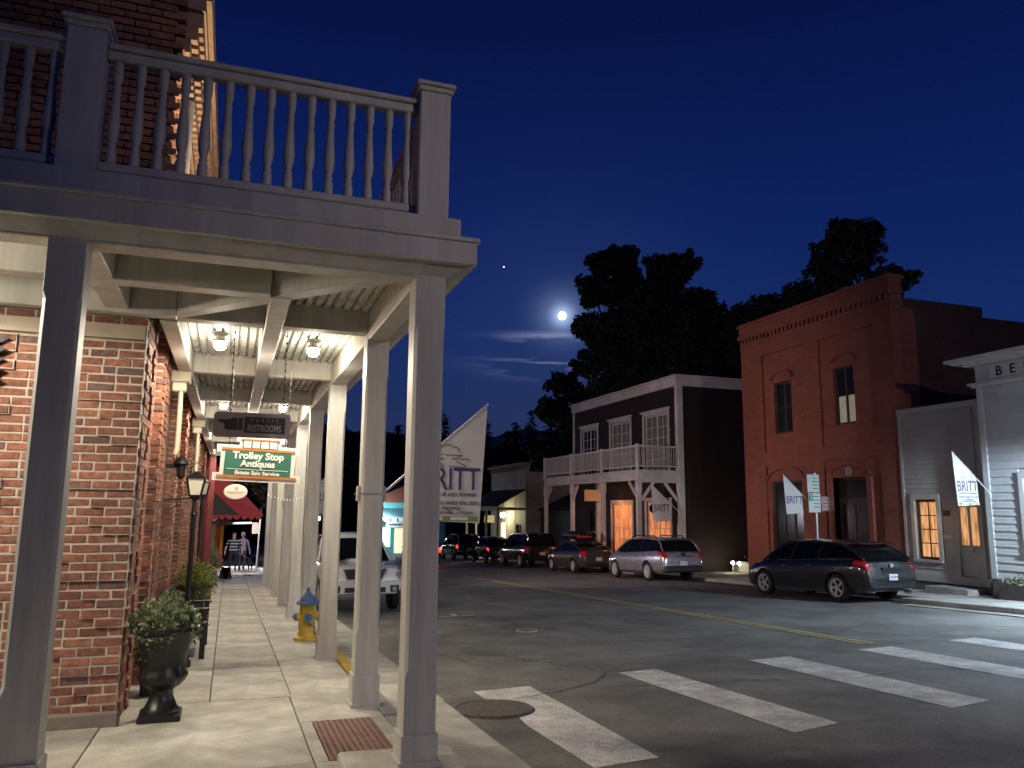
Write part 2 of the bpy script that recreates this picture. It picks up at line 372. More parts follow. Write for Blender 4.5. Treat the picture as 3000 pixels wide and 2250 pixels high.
crack([(9.9, 7.2), (11.2, 7.5), (13, 8.1)], .02)
crack([(2.7, 17.0), (3.2, 14.5), (3.0, 12.0), (3.4, 10.2)], .012)
crack([(6.5, 26), (6.2, 20), (6.8, 15), (6.4, 12.5)], .015)
# drain covers
castm = M('cast_iron', (.17, .15, .135), .75, var=.3, scale=14, bump=.6, metal=.1)
def cover(name, c, r, label, ring=None):
    t = thing(name, label, 'manhole', (c[0], c[1], gz(c[1])+RZ), rx=-SL)
    mb = MB(); mb.lathe([(r, -.03), (r, .028), (r*.94, .03), (r*.93, .02), (0, .02)], 40); obj('rim', mb, ring or castm, t, local=True, smooth=True)
    mb = MB()
    for i in range(-6, 7):
        for j in range(-6, 7):
            x, y = i*r/7.4, j*r/7.4
            if math.hypot(x, y) < r*.86: mb.box(x-r*.035, x+r*.035, y-r*.05, y+r*.05, .02, .027)
    obj('tread', mb, castm, t, local=True, kind='stuff'); return t
cover('manhole_cover', MH, .40, 'round iron manhole cover cutting into the nearest crosswalk stripe')
cover('valve_cover', (5.3, 14.1, 0), .2, 'small pale ringed valve cover in the road beyond the crosswalk', M('ring_concrete', (.42, .4, .36), .8))

# left pavement: slabs with open joints on a dark bed
walk = obj('sidewalk', slope_sheet(-.95, KX-.16, 3.0, 60, -.09, 1, 20), M('joint_bed', (.07, .065, .055), .95), kind='structure')
obj('side_sidewalk', slope_sheet(-9, -.95, 3.0, 8.4, -.09, 1, 6), MAT['joint_bed'], kind='structure')
def slab(x0, x1, y0, y1, par=walk, top=0, m_=concrete, g=.0045, name='slab'):
    c = ((x0+x1)/2, (y0+y1)/2); mb = MB()
    hx, hy = (x1-x0)/2-g, (y1-y0)/2-g; t = random.uniform(-.003, .003)+top
    zz = gz(c[1])
    for_v = []
    mb.add([(sx*hx, sy*hy, (gz(c[1]+sy*hy)-zz) + z) for z in (-.10, t) for sx, sy in ((-1, -1), (1, -1), (1, 1), (-1, 1))],
           [(0, 3, 2, 1), (4, 5, 6, 7), (0, 1, 5, 4), (1, 2, 6, 5), (2, 3, 7, 6), (3, 0, 4, 7)])
    o = obj(name, mb, m_, par, bevel=.006, local=True); o.location = (c[0], c[1], zz); return o
ys1 = [8.68, 10.25, 12.8, 13.5, 15.1, 16.8, 18.4, 20.1, 21.8, 23.5, 25.1, 26.8, 28.4, 30, 32, 34, 36, 38, 40, 42, 45, 48, 52, 56]
for a, b_ in zip(ys1[:-1], ys1[1:]): slab(-.07, .71, a, b_)
for a, b_ in zip(ys1[:-1], ys1[1:]): slab(-.93, -.07, a, b_)
ys2 = [8.78, 10.38, 12.05, 13.6, 15.3, 16.9, 18.5, 20.2, 21.9, 23.6, 25.15, 26.9, 28.5, 30, 32, 34, 36, 38, 40, 42, 45, 48, 52, 56]
for a, b_ in zip(ys2[:-1], ys2[1:]): slab(.71, KX-.16, a, b_)
slab(-.93, .69, 6.16, 8.68); slab(-.93, .69, 3.0, 6.16)
slab(.69, KX-.16, 7.46, 8.78); slab(.69, .8, 6.15, 7.46); slab(.69, KX-.16, 3.0, 6.15)
slab(1.31, KX-.16, 6.15, 7.46)
for a, b_ in ((-2.7, -.93), (-4.5, -2.7), (-6.5, -4.5), (-9, -6.5)):
    slab(a, b_, 6.16, 8.2, bpy.data.objects['side_sidewalk']); slab(a, b_, 3.0, 6.16, bpy.data.objects['side_sidewalk'])
# tactile warning pad
pad = thing('tactile_paving', 'brick red tactile paving pad set in the pavement by the corner post', 'tactile paving', (1.05, 6.8, gz(6.8)))
tm = M('tactile_red', (.27, .15, .12), .8, var=.15, scale=20, bump=.2, stain=.25)
mb = MB(); slope_box(mb, .805, 1.305, 6.16, 7.45, -.08, .002); obj('pad', mb, tm, pad, bevel=.003)
mb = MB()
for i in range(10):
    for j in range(24):
        x, y = .83+i*.05, 6.19+j*.054
        mb.lathe([(.015, gz(y)), (.0135, gz(y)+.006), (.009, gz(y)+.009)], 7, (x, y, 0))
o = obj('domes', mb, tm, pad); o['kind'] = 'stuff'
# left kerb, its yellow stretch, gutter
kerb = obj('kerb', MB(), concrete2, kind='structure')
def kerb_piece(x0, x1, y0, y1, m_=concrete2, top=.012, bot=-.3, par=kerb):
    mb = MB(); n = max(1, int((y1-y0)/3))
    for i in range(n):
        a, b_ = y0+(y1-y0)*i/n, y0+(y1-y0)*(i+1)/n; slope_box(mb, x0, x1, a+.004, b_-.004, bot, top)
    obj('kerb_stone', mb, m_, par, bevel=.012)
kerb_piece(KX-.15, KX, 3.0, 7.55, top=-.02); kerb_piece(KX-.15, KX, 7.55, 8.9); kerb_piece(KX-.15, KX, 8.9, 15.3, paint_yellow); kerb_piece(KX-.15, KX, 15.3, 60)
ap = obj('gutter', slope_sheet(KX, GX, 2.0, 60, RZ-.03, 1, 20), MAT['joint_bed'], kind='structure')
yy = [2.0, 4.2, 6.5, 8.5, 10.4, 12.6, 15, 17.5, 20, 23, 26, 29, 32, 36, 40, 45, 50]
for a, b_ in zip(yy[:-1], yy[1:]): slab(KX+.004, GX-random.uniform(0, .02), a, b_, ap, RZ+.014)
# concrete footing of the corner post
t = thing('post_footing', 'raised pale concrete footing under the corner porch post', 'footing', (1.25, 5.7, gz(5.7)))
mb = MB(); mb.prism([(.84, 6.08), (1.66, 6.02), (1.60, 5.0), (.84, 5.0)], 'z', gz(5.7)-.15, gz(5.7)+.065); obj('footing_block', mb, concrete, t, bevel=.015)
# right pavement with its corner bulge
rw = obj('far_sidewalk', slope_sheet(KR-.5, 40, 4, 120, -.10, 1, 20), MAT['joint_bed'], kind='structure')
y = 4.0
while y < 70:
    for x0, x1 in (((16.58 if y < 16 else KR+.12), 18.1), (18.1, 19.6)): slab(x0, x1, y, y+1.9 if y+1.9 < 16.5 or y > 16 else 16.2, rw)
    y = y+1.9 if (y+1.9 < 16.5 or y > 16) else 16.2
fk = obj('far_kerb', MB(), concrete2, kind='structure')
kerb_piece(16.42, 16.58, 4, 16.2, par=fk); kerb_piece(KR-.02, KR+.12, 16.35, 100, par=fk)
mb = MB(); slope_box(mb, 16.42, KR+.12, 16.2, 16.35, -.3, .012); obj('kerb_stone', mb, concrete2, fk, bevel=.012)
mb = MB()
for a in range(4, 16, 4): slope_box(mb, 16.0, 16.42, a, a+4, RZ-.05, RZ+.02)
obj('far_gutter', mb, concrete2, kind='structure')
obj('alley_ground', slope_sheet(19.6, 34, 26.8, 31.9, -.03, 3, 4, .05), M('gravel', (.20, .18, .14), .95, var=.35, scale=9, bump=.6), kind='structure')

# ------------------------------------------------------------------ brick corner building
WX, WY = -.82, 7.92                                       # street face and front face
mortar = M('mortar', (.55, .49, .41), .95, var=.15, scale=12, bump=.4)
brickA, brickB = brick_mat('brick_face', False), brick_mat('brick_joined', True)
brickU = brick_mat('brick_upper', True)
bb = thing('brick_building', 'old red brick corner building with pale mortar behind the porch', 'building', (WX, WY, gz(WY)))
mb = MB()
SX = WX-.095; mb.box(-7, SX+.012, WY-.013, 27.5, -1.2, 3.62); mb.box(SX, WX-.009, WY-.013, WY+.2, -.5, 3.62); obj('wall', mb, mortar, bb); back = MB()
CH, BL, JT = .0795, .232, .017
# shared brick shapes, a little uneven
def brick_shape(l, h=CH-JT, dpt=.11, j=.004):
    mb = MB(); mb.box(-l/2, l/2, -dpt/2, dpt/2, -h/2, h/2)
    mb.v = [(x+random.uniform(-j, j), y+random.uniform(-j, j)*.8, z+random.uniform(-j, j)*.7) for x, y, z in mb.v]
    return mb
shapesS = [brick_shape(BL-JT).mesh('brick', brickA, .004) for _ in range(7)]
shapesH = [brick_shape(BL/2-JT).mesh('brick', brickA, .004) for _ in range(4)]
quoin_edge = lambda c: (((c+2)//5) % 2 == 0)
base_z = gz(WY)
cnt = 0; rest = MB()
ncourse = int((3.60-base_z)/CH)
for c in range(ncourse):
    z = base_z + .03 + CH*(c+.5)
    if 3.115 < z < 3.265: continue
    x = WX - (0 if c % 2 else 0)
    first = BL if c % 2 == 0 else BL*.5
    k = 0; xe = WX
    while xe > -6.9:
        hdr = (k == 0 and c % 2) or (random.random() < .10)
        l = BL*.5 if hdr else BL
        xc = xe - l/2; dist = WX - xc
        # projecting quoin blocks at the corner and at the next bay
        q = .0
        blk = (c+1) // 5
        if (c+1) % 5 != 0:
            if dist < (.52 if blk % 2 else .30): q = .028
            if 1.15 < dist < (1.55 if blk % 2 else 1.8) or 1.9 < dist < 2.3: q = .028
        yc = WY - q + random.uniform(-.003, .003)
        if q: back.box(xe-l, xe, WY-.02-q+.007, WY, z-CH/2, z+CH/2)
        if xc > -2.05 and cnt < 296 and z > -.35:
            o = inst('brick', random.choice(shapesH if hdr else shapesS), bb, (xc-WX, yc+.035-WY, z-base_z), (random.uniform(-.012, .012), random.uniform(-.008, .008), random.uniform(-.01, .01)))
            cnt += 1
        else:
            s_ = brick_shape(l-JT); rest.add([(v[0]+xc, v[1]+yc+.035, v[2]+z) for v in s_.v], s_.f)
        xe -= l; k += 1
print('bricks', cnt)
# street face: piers and recessed bays, one joined run of courses
piers = [(7.92, 8.75), (9.9, 10.75), (12.5, 13.3), (15.2, 16.0), (18.0, 18.8), (20.8, 21.6), (23.6, 24.4), (26.4, 27.5)]
side = MB()
ncs = int((3.6+1.2)/CH)
for c in range(ncs):
    z = -1.2 + CH*(c+.5); y = 8.0 + (0 if c % 2 else .1)
    while y < 27.4:
        l = BL*.5 if random.random() < .12 else BL
        for e_ in [v_ for ab in piers for v_ in ab]:
            if y+.02 < e_ < y+l-.02: l = e_-y; break
        if z > gz(y)-.05:
            yc = y + l/2; p = 0
            for a, b_ in piers:
                if a-.02 <= yc <= b_: p = .075 + (.018 if (c % 5 and (b_-yc < .28 or yc-a < .28)) else 0)
            s_ = brick_shape(l-JT, j=.003)
            side.add([(v[1]+SX-.035+p, v[0]+yc, v[2]+z) for v in s_.v], s_.f)
        y += l
o = obj('brick_courses', side, brickB, bb, kind='stuff')
o = obj('brick_courses', rest, brickB, bb, kind='stuff')
mb = MB()
for a, b_ in piers: mb.box(SX-.06, WX-.012, a+(.06 if a < 8 else .022), b_-.022, gz(a)-.2, 3.60)
obj('quoin_backing', back, mortar, bb, kind='stuff')
obj('pier_core', mb, mortar, bb)
# pale board along the front and the first return
mb = MB(); mb.box(-7, WX-.02, WY-.075, WY+.02, 3.122, 3.258); obj('band_board', mb, M('band_cream', (.50, .42, .32), .7, var=.08), bb, bevel=.006)
# plinth
mb = MB(); mb.box(-1.45, WX+.03, WY-.07, WY+.02, base_z-.1, base_z+.13); obj('plinth', mb, M('plinth_stone', (.24, .20, .17), .9, bump=.5), bb, bevel=.02)
# upper storey: dark brick front, lit street wall with piers, cornice
up = MB()
for c in range(int((7.0-3.9)/CH)):
    z = 3.95+CH*(c+.5); y = 8.0 if z < 6.05 else 99+(0 if c % 2 else .1)
    while y < 20:
        yc = y+BL/2; p = .0
        for a, b_ in piers:
            if a-.2 <= yc <= b_: p = .045
        s_ = brick_shape(BL-JT); up.add([(v[1]+WX-.035+p, v[0]+yc, v[2]+z) for v in s_.v], s_.f); y += BL
    x = WX+.12-(0 if c % 2 else .1)
    while x > -3.2:
        s_ = brick_shape(BL-JT); up.add([(v[0]+x-BL/2, v[1]+WY+.05, v[2]+z) for v in s_.v], s_.f); x -= BL
obj('upper_courses', up, brickU, bb, kind='stuff')
mb = MB(); mb.box(-7, WX+.008, WY+.042, 27.5, 3.63, 6.95)
for a, b_ in piers[:6]: mb.box(WX-.05, WX+.05, a+.05, b_-.03, 3.8, 6.2)
obj('upper_wall', mb, M('mortar_dark', (.22, .19, .16), .95, bump=.3), bb)
mb = MB(); mb.box(-7, WX+.33, WY+.05, 27.5, 6.72, 7.0); mb.box(-7, WX+.10, WY+.05, 27.5, 6.02, 6.12); mb.box(-7, WX+.28, WY+.05, 27.5, 6.60, 6.718)
for i in range(110):
    y_ = WY+.05+i*.17; mb.box(WX-.02, WX+.16, y_, y_+.09, 6.12, 6.28); mb.box(WX-.02, WX+.22, y_+.03, y_+.12, 6.28, 6.44); mb.box(WX-.02, WX+.26, y_+.06, y_+.15, 6.44, 6.60)
mb.box(-7, WX+.02, WY+.05, 27.5, 6.12, 6.60)
obj('cornice', mb, M('cornice_brick', (.34, .22, .15), .9, var=.3, bump=.3, scale=8), bb, kind='stuff')
mb = MB(); mb.tube([(WX+.12, 9.0, 3.85), (WX+.12, 9.0, 6.1)], .05, 10); obj('downpipe', mb, M('pipe_white', (.6, .6, .57), .5), bb, smooth=True)
# wall fittings under the porch
cream = M('cream_paint', (.62, .56, .42), .55, var=.06)
blackm = M('black_iron', (.012, .012, .012), .45, var=.1, metal=.3)
for i, (y, h) in enumerate(((11.0, 2.35), (17.1, 2.2))):
    t = thing('downspout', ['cream boxed downspout on the brick street wall nearest the corner', 'cream boxed downspout further along the brick street wall'][i], 'downspout', (WX+.08, y, h), group='cream downspouts on the brick wall')
    mb = MB(); mb.box(WX, WX+.24, y-.13, y+.13, 3.2, 3.42); mb.box(WX+.02, WX+.19, y-.1, y+.1, 3.08, 3.2); obj('hopper', mb, cream, t, bevel=.015)
    for dy in (-.05, .06):
        mb = MB(); mb.tube([(WX+.13, y+dy, 3.1), (WX+.13, y+dy, h), (WX+.11, y+dy, h-.08)], .028, 10); obj('pipe', mb, cream, t, smooth=True)
for i, (y, z) in enumerate(((11.0, 2.12), (17.0, 1.9))):
    t = thing('wall_sconce', ['black iron wall fixture on the brick pier under the first downspout', 'black iron wall fixture under the further downspout'][i], 'sconce', (WX+.1, y, z), group='black sconces on the brick wall')
    mb = MB(); mb.lathe([(.02, .14), (.09, .06), (.1, .03), (.055, .0), (.05, -.13), (.02, -.16)], 12, (WX+.2, y, z)); obj('housing', mb, blackm, t, smooth=True)
    mb = MB(); mb.obox((WX+.02, y, z), (WX+.2, y, z), .05, .05); obj('bracket', mb, blackm, t)
t = thing('wall_plaque', 'black metal plaque with a toothed edge on the front brick wall', 'plaque', (-2.2, WY-.05, 2.7))
mb = MB(); pts = [(-2.6, 3.06), (-1.94, 3.06)]
for i in range(5): z0 = 3.04-i*.09; pts += [(-1.92-i*.006, z0), (-2.0-i*.006, z0-.05)]
pts += [(-2.05, 2.55), (-2.6, 2.55)]
mb.prism(pts, 'y', WY-.09, WY-.075); obj('plate', mb, blackm, t)
mb = MB(); mb.box(-2.5, -2.1, WY-.10, WY-.091, 2.65, 2.98); obj('raised_panel', mb, M('plaque_grey', (.03, .03, .03), .5, metal=.3), t, bevel=.004)
# ------------------------------------------------------------------ porch with balcony
PW = M('porch_paint', (.53, .51, .465), .55, var=.09, scale=5, stain=.17, bump=.06)
def grain(mt, s=(7, 7, .7)):                               # brush marks run along the timber
    t = mt.node_tree; mp_ = t.nodes.new('ShaderNodeMapping'); mp_.inputs['Scale'].default_value = s
    for n_ in [n_ for n_ in t.nodes if n_.type == 'TEX_NOISE']:
        src = n_.inputs['Vector'].links[0].from_socket; t.links.new(src, mp_.inputs[0]); t.links.new(mp_.outputs[0], n_.inputs['Vector']); n_.inputs['Scale'].default_value *= .6
grain(PW)
PC = M('porch_ceiling', (.52, .52, .48), .28, var=.05, scale=3)
porch = thing('porch_balcony', 'pale painted wooden porch with balcony and turned balusters wrapping the brick corner', 'porch', (1.33, 5.65, gz(5.65)))
PX, PY = 1.31, 5.66
posts_y = [8.0, 11.15, 14.0, 16.85, 19.95, 22.85, 25.9, 29.05]
def post_mesh(h, bh=.30):
    mb = MB(); mb.box(-.142, .142, -.142, .142, .0, .045); mb.box(-.128, .128, -.128, .128, .045, bh)
    a = .112; b_ = .088
    # square shaft with chamfered corners between the plain ends
    n = 8
    def ring(r, c, z): return [(r, -r+c, z), (r, r-c, z), (r-c, r, z), (-r+c, r, z), (-r, r-c, z), (-r, -r+c, z), (-r+c, -r, z), (r-c, -r, z)]
    zs = [(bh-.002, .002), (bh+.38, .002), (bh+.43, .022), (h-.42, .022), (h-.37, .002), (h, .002)]
    vs = []
    for z, c in zs: vs += ring(.112, c, z)
    fs = [(i*8+k, i*8+(k+1) % 8, (i+1)*8+(k+1) % 8, (i+1)*8+k) for i in range(len(zs)-1) for k in range(8)] + [tuple(range(7, -1, -1)), tuple(range(40, 48))]
    mb.add(vs, fs)
    return mb
TOPZ = 3.30
for x, y, b0 in [(PX, PY, .065), (-1.09, PY, 0), (-3.6, PY, 0)] + [(PX+.02, yy_, 0) for yy_ in posts_y]:
    z0 = gz(y)+b0; me = post_mesh(TOPZ-z0+.02, .21 if b0 else .30).mesh('post', PW, 0)
    inst('post', me, porch, (x-1.33, y-5.65, z0-gz(5.65)))
YE = 29.2
def beam(x0, x1, y0, y1, z0, z1, name='beam', m_=PW, bev=.008):
    mb = MB(); mb.box(x0, x1, y0, y1, z0, z1); return obj(name, mb, m_, porch, bevel=bev)
beam(-8, PX+.115, PY-.105, PY+.105, 3.30, 3.62); beam(PX-.085, PX+.117, PY+.105, YE, 3.302, 3.618)     # perimeter
beam(WX+.09, WX+.25, 7.93, YE, 3.33, 3.616)                                               # along the wall
beam(-8, WX+.25, WY-.24, WY-.095, 3.33, 3.637)                                            # along the front wall
MX = .30
beam(MX-.085, MX+.085, 6.78, YE, 3.36, 3.612)                                            # middle runner
beam(-8, MX-.085, 6.69, 6.87, 3.362, 3.6375)
beam(-1.17, -.97, PY+.105, WY-.24, 3.364, 3.608)
for y in [7.98]+posts_y[1:]: 
    beam(WX+.25, MX-.085, y-.08, y+.08, 3.368, 3.6385); beam(MX+.085, PX-.085, y-.08, y+.08, 3.368, 3.6385)
mb = MB(); mb.obox((PX-.08, PY+.09, 3.5), (WX+.2, WY-.06, 3.5), .15, .272); obj('hip_beam', mb, PW, porch)
# ribbed ceiling deck, ribs running along the street
def ribs(x0, x1, y0, y1, pitch=.095):
    prof = []; x = x0
    while x < x1-.01:
        for dx, dz in ((0, 0), (.030, 0), (.036, .036), (.062, .036), (.068, 0), (.088, 0)):
            if x+dx < x1: prof.append((x+dx, 3.600+dz))
        x += pitch
    prof.append((x1, 3.60)); mb = MB(); n = len(prof)
    mb.add([(x, y0, z) for x, z in prof]+[(x, y1, z) for x, z in prof], [(i, i+1, n+i+1, n+i) for i in range(n-1)])
    mb.box(x0, x1, y0, y1, 3.64, 3.665); return mb
obj('ceiling_deck', ribs(WX+.1, PX+.05, PY, YE), PC, porch)
obj('ceiling_deck', ribs(-8, WX+.1, PY, WY), PC, porch)
# stepped fascia and soffit
fas = [(1.625, 5.41, 3.395, 3.595), (1.515, 5.48, 3.598, 3.765)]
mb = MB()
for x1, y0, z0, z1 in fas:
    mb.box(-8, x1, y0, y0+.05, z0, z1); mb.box(x1-.05, x1, y0+.05, YE+.1, z0, z1)
obj('fascia', mb, PW, porch, bevel=.006)
mb = MB(); mb.add([(-8, 5.455, 3.40), (1.58, 5.455, 3.40), (1.435, 5.55, 3.315), (-8, 5.55, 3.315), (1.58, YE+.1, 3.40), (1.435, YE+.1, 3.315)], [(0, 1, 2, 3), (1, 4, 5, 2)])
mb.box(-8, 1.57, 5.465, 5.55, 3.45, 3.47); obj('soffit', mb, PW, porch)
mb = MB(); mb.box(-8, 1.645, 5.39, 5.42, 3.565, 3.602); mb.box(1.617, 1.645, 5.42, YE+.1, 3.565, 3.602); obj('fascia_moulding', mb, PW, porch, bevel=.008)
mb = MB(); mb.box(-8, 1.48, 5.52, WY, 3.67, 3.755); mb.box(WX+.1, 1.48, WY, YE, 3.67, 3.755); obj('balcony_floor', mb, PW, porch)
# balustrade
RX = 1.31
bal = MB()
prof = [(.028, 0), (.028, .09), (.020, .105), (.026, .125), (.018, .145), (.030, .20), (.034, .26), (.028, .36), (.020, .50), (.022, .56), (.017, .575), (.022, .60), (.026, .62), (.026, .70), (.026, .74)]
bal.lathe([(r*1.22, z) for r, z in prof], 8); bal_me = bal.mesh('baluster', PW, 0, 50)
def rail(x0, x1, y0, y1):
    mb = MB()
    if abs(y1-y0) < .01: mb.box(x0, x1, y0-.045, y0+.045, 4.63, 4.70); mb.box(x0, x1, y0-.07, y0+.07, 4.70, 4.74)
    else: mb.box(x0-.045, x0+.045, y0, y1, 4.63, 4.70); mb.box(x0-.07, x0+.07, y0, y1, 4.70, 4.74)
    obj('top_rail', mb, PW, porch, bevel=.01)
    mb = MB()
    if abs(y1-y0) < .01: mb.box(x0, x1, y0-.035, y0+.035, 3.825, 3.89)
    else: mb.box(x0-.035, x0+.035, y0, y1, 3.825, 3.89)
    obj('bottom_rail', mb, PW, porch, bevel=.01)
    n = int(round(((x1-x0) if abs(y1-y0) < .01 else (y1-y0))/.146))
    for i in range(n):
        u = (i+.5)/n
        inst('baluster', bal_me, porch, (x0+(x1-x0)*u-1.33, y0+(y1-y0)*u-5.65, 3.89-gz(5.65)))
newels_x = [-3.6, -1.10, RX]
for a, b_ in zip(newels_x[:-1], newels_x[1:]): rail(a+.12, b_-.12, PY, PY)
ny = [PY, 11.15, 16.85, 22.85]
for a, b_ in zip(ny[:-1], ny[1:]): rail(RX, RX, a+.12, b_-.12)
for x, y in [(x, PY) for x in newels_x]+[(RX, y) for y in ny[1:]]:
    mb = MB(); mb.box(x-.12, x+.12, y-.12, y+.12, 3.75, 4.79); mb.box(x-.135, x+.135, y-.135, y+.135, 4.79, 4.83)
    mb.add([(x-.155, y-.155, 4.83), (x+.155, y-.155, 4.83), (x+.155, y+.155, 4.83), (x-.155, y+.155, 4.83), (x-.155, y-.155, 4.86), (x+.155, y-.155, 4.86), (x+.155, y+.155, 4.86), (x-.155, y+.155, 4.86), (x, y, 4.90)],
           [(3, 2, 1, 0), (0, 1, 5, 4), (1, 2, 6, 5), (2, 3, 7, 6), (3, 0, 4, 7), (4, 5, 8), (5, 6, 8), (6, 7, 8), (7, 4, 8)])
    obj('newel_post', mb, PW, porch, bevel=.008)

# ceiling lamps
WARM = (1, .89, .72)
glow = M('lamp_glass', (.9, .85, .7), .3, var=0, emit=(1, .86, .58), es=75)
lampm = M('lamp_metal', (.45, .44, .40), .4, var=.05, metal=.5)
def ceiling_lamp(x, y, label, power):
    t = thing('ceiling_lamp', label, 'lamp', (x, y, 3.6), group='porch ceiling lamps')
    mb = MB(); mb.lathe([(.08, .0), (.08, -.02), (.05, -.035), (.045, -.07), (.07, -.085), (.085, -.1), (.085, -.107), (0, -.107)], 16); obj('canopy', mb, lampm, t, local=True, smooth=True)
    mb = MB(); mb.lathe([(.0, -.20), (.045, -.193), (.066, -.165), (.07, -.13), (.062, -.107)], 16); obj('globe', mb, glow, t, local=True, smooth=True)
    lamp('bulb', t, 'SPOT', (x, y, 3.38), power*.78, WARM, .07, aim=(x, y+.001, 0), spot=172, blend=.12); lamp('glow', t, 'POINT', (x, y, 3.22), power*.24, WARM, .08)
LX = (-.22, .83)
names = ['lit porch lamp nearest the corner, on the brick wall side', 'lit porch lamp nearest the corner, on the street side', 'lit porch lamp behind the hanging signs, wall side', 'lit porch lamp behind the hanging signs, street side',
         'far lit porch lamp before the red shop, wall side', 'far lit porch lamp before the red shop, street side', 'farthest lit porch lamp by the red shop, wall side', 'farthest lit porch lamp by the red shop, street side']
for i, y in enumerate((9.55, 15.4, 21.4, 27.4)):
    for j in (0, 1): ceiling_lamp(LX[j], y, names[i*2+j], (120, 120, 110, 95)[i])
ceiling_lamp(-2.9, 6.25, 'lit porch lamp over the front walk left of the dark post', 290)
ceiling_lamp(-5.4, 6.25, 'lit porch lamp over the front walk furthest left', 160)

# uplight standing on the balcony against the upper street wall
t = thing('wall_uplight', 'small floodlight on the balcony washing the upper brick wall', 'floodlight', (-.35, 9.0, 3.8))
mb = MB(); mb.box(-.42, -.28, 8.93, 9.07, 3.8, 3.9); obj('housing', mb, blackm, t, bevel=.01)
lamp('beam', t, 'SPOT', (-.35, 9.0, 3.93), 330, (1, .78, .5), .04, aim=(-.72, 9.6, 7.0), spot=125, blend=.6)

# ------------------------------------------------------------------ hanging signs
white = M('sign_white', (.78, .77, .72), .5, var=.04)
green = M('sign_green', (.035, .15, .105), .45, var=.15, scale=4)
orange = M('sign_orange', (.50, .17, .035), .5, var=.08)
def chain(t, p, q, n=26):
    mb = MB(); p, q = Vector(p), Vector(q)
    for i in range(n):
        a, b_ = p.lerp(q, i/n), p.lerp(q, (i+.82)/n); mb.obox(a, b_, .014 if i % 2 else .005, .005 if i % 2 else .014, (1, 0, 0))
    obj('chain', mb, blackm, t)
ts = thing('hanging_sign', 'green and white hanging shop sign shaped like a trolley car', 'sign', (.30, 10.0, 1.9))
ROT = Matrix.Translation((.29, 0, 2.13)) @ Matrix.Rotation(math.radians(1.8), 4, 'Y') @ Matrix.Translation((-.29, 0, -2.13))
def rot(mb): mb.v = [tuple(ROT @ Vector(v)) for v in mb.v]; return mb
outl = [(-.215, 1.905), (.79, 1.905), (.79, 2.0), (.715, 2.0), (.715, 2.245), (.765, 2.245), (.765, 2.335), (.54, 2.335), (.54, 2.375), (.575, 2.375), (.575, 2.455), (.025, 2.455), (.025, 2.375), (.06, 2.375), (.06, 2.335), (-.19, 2.335), (-.19, 2.245), (-.14, 2.245), (-.14, 2.0), (-.215, 2.0)]
obj('board', rot(MB().prism(outl, 'y', 9.985, 10.015)), white, ts)
obj('green_panel', rot(MB().box(-.095, .67, 9.979, 9.985, 1.975, 2.27)), green, ts)
for x0, x1, z0, z1 in ((-.17, .745, 1.945, 1.975), (-.135, .71, 2.272, 2.30), (.075, .525, 2.395, 2.415)): obj('orange_band', rot(MB().box(x0, x1, 9.976, 9.985, z0, z1)), orange, ts)
obj('cupola_panel', rot(MB().box(.095, .505, 9.980, 9.985, 2.302, 2.392)), green, ts)
for i in range(4): obj('cupola_window', rot(MB().box(.108+i*.1, .192+i*.1, 9.975, 9.981, 2.308, 2.386)), white, ts, bevel=.002)
for s, z, x, size, kw in (('Trolley Stop', 2.212, .288, .115, dict(bold=.004, sx=1.02)), ('Antiques', 2.117, .288, .108, dict(bold=.004, sx=1.02)), ('Estate Sale Service', 2.007, .288, .062, dict(bold=.0025, sx=1.1))):
    lettering(s, size, white, ts, ROT @ facing((x, 9.975, z), (1, 0, 0), (0, 0, 1)), depth=.002, **kw)
obj('rule_line', rot(MB().box(-.07, .645, 9.975, 9.979, 2.046, 2.053)), white, ts)
for x in (-.05, .62): chain(ts, (x, 10.0, 2.33), (x, 10.0, 3.36), 24)
rs = thing('hanging_sign', 'dark restroom direction sign with a pointing hand above the trolley sign', 'sign', (.18, 8.8, 2.35))
sgd = M('sign_plum', (.19, .15, .175), .7, var=.15, scale=8); sblk = M('sign_black', (.008, .008, .009), .6, var=0); sgrey = M('sign_grey', (.21, .19, .20), .7, var=.1)
x0, x1, z0, z1, c = -.215, .565, 2.335, 2.60, .035
poly = [(x0+c, z0), (x1-c, z0), (x1-.012, z0+.012), (x1, z0+c), (x1, z1-c), (x1-.012, z1-.012), (x1-c, z1), (x0+c, z1), (x0+.012, z1-.012), (x0, z1-c), (x0, z0+c), (x0+.012, z0+.012)]
obj('board', MB().prism(poly, 'y', 8.785, 8.815), sgd, rs)
obj('black_panel', MB().box(.09, .505, 8.779, 8.785, 2.385, 2.555), sblk, rs)
hand = [(-.175, 2.517), (-.06, 2.52), (-.03, 2.54), (.0, 2.54), (.025, 2.525), (.025, 2.41), (-.09, 2.41), (-.105, 2.43), (-.105, 2.465), (-.125, 2.49), (-.172, 2.495)]
obj('pointing_hand', MB().prism(hand, 'y', 8.778, 8.785), sblk, rs)
obj('cuff', MB().box(.032, .075, 8.778, 8.785, 2.41, 2.54), sblk, rs)
lettering('RESTROOMS', .098, sgrey, rs, facing((.297, 8.777, 2.432), (1, 0, 0), (0, 0, 1)), depth=.002, sx=.62, bold=.002)
lettering('PUBLIC', .048, sgrey, rs, facing((.297, 8.777, 2.523), (1, 0, 0), (0, 0, 1)), depth=.002, spacing=2.4, sx=.9)
for x in (-.06, .48): chain(rs, (x, 8.8, 2.6), (x, 8.8, 3.6), 26)

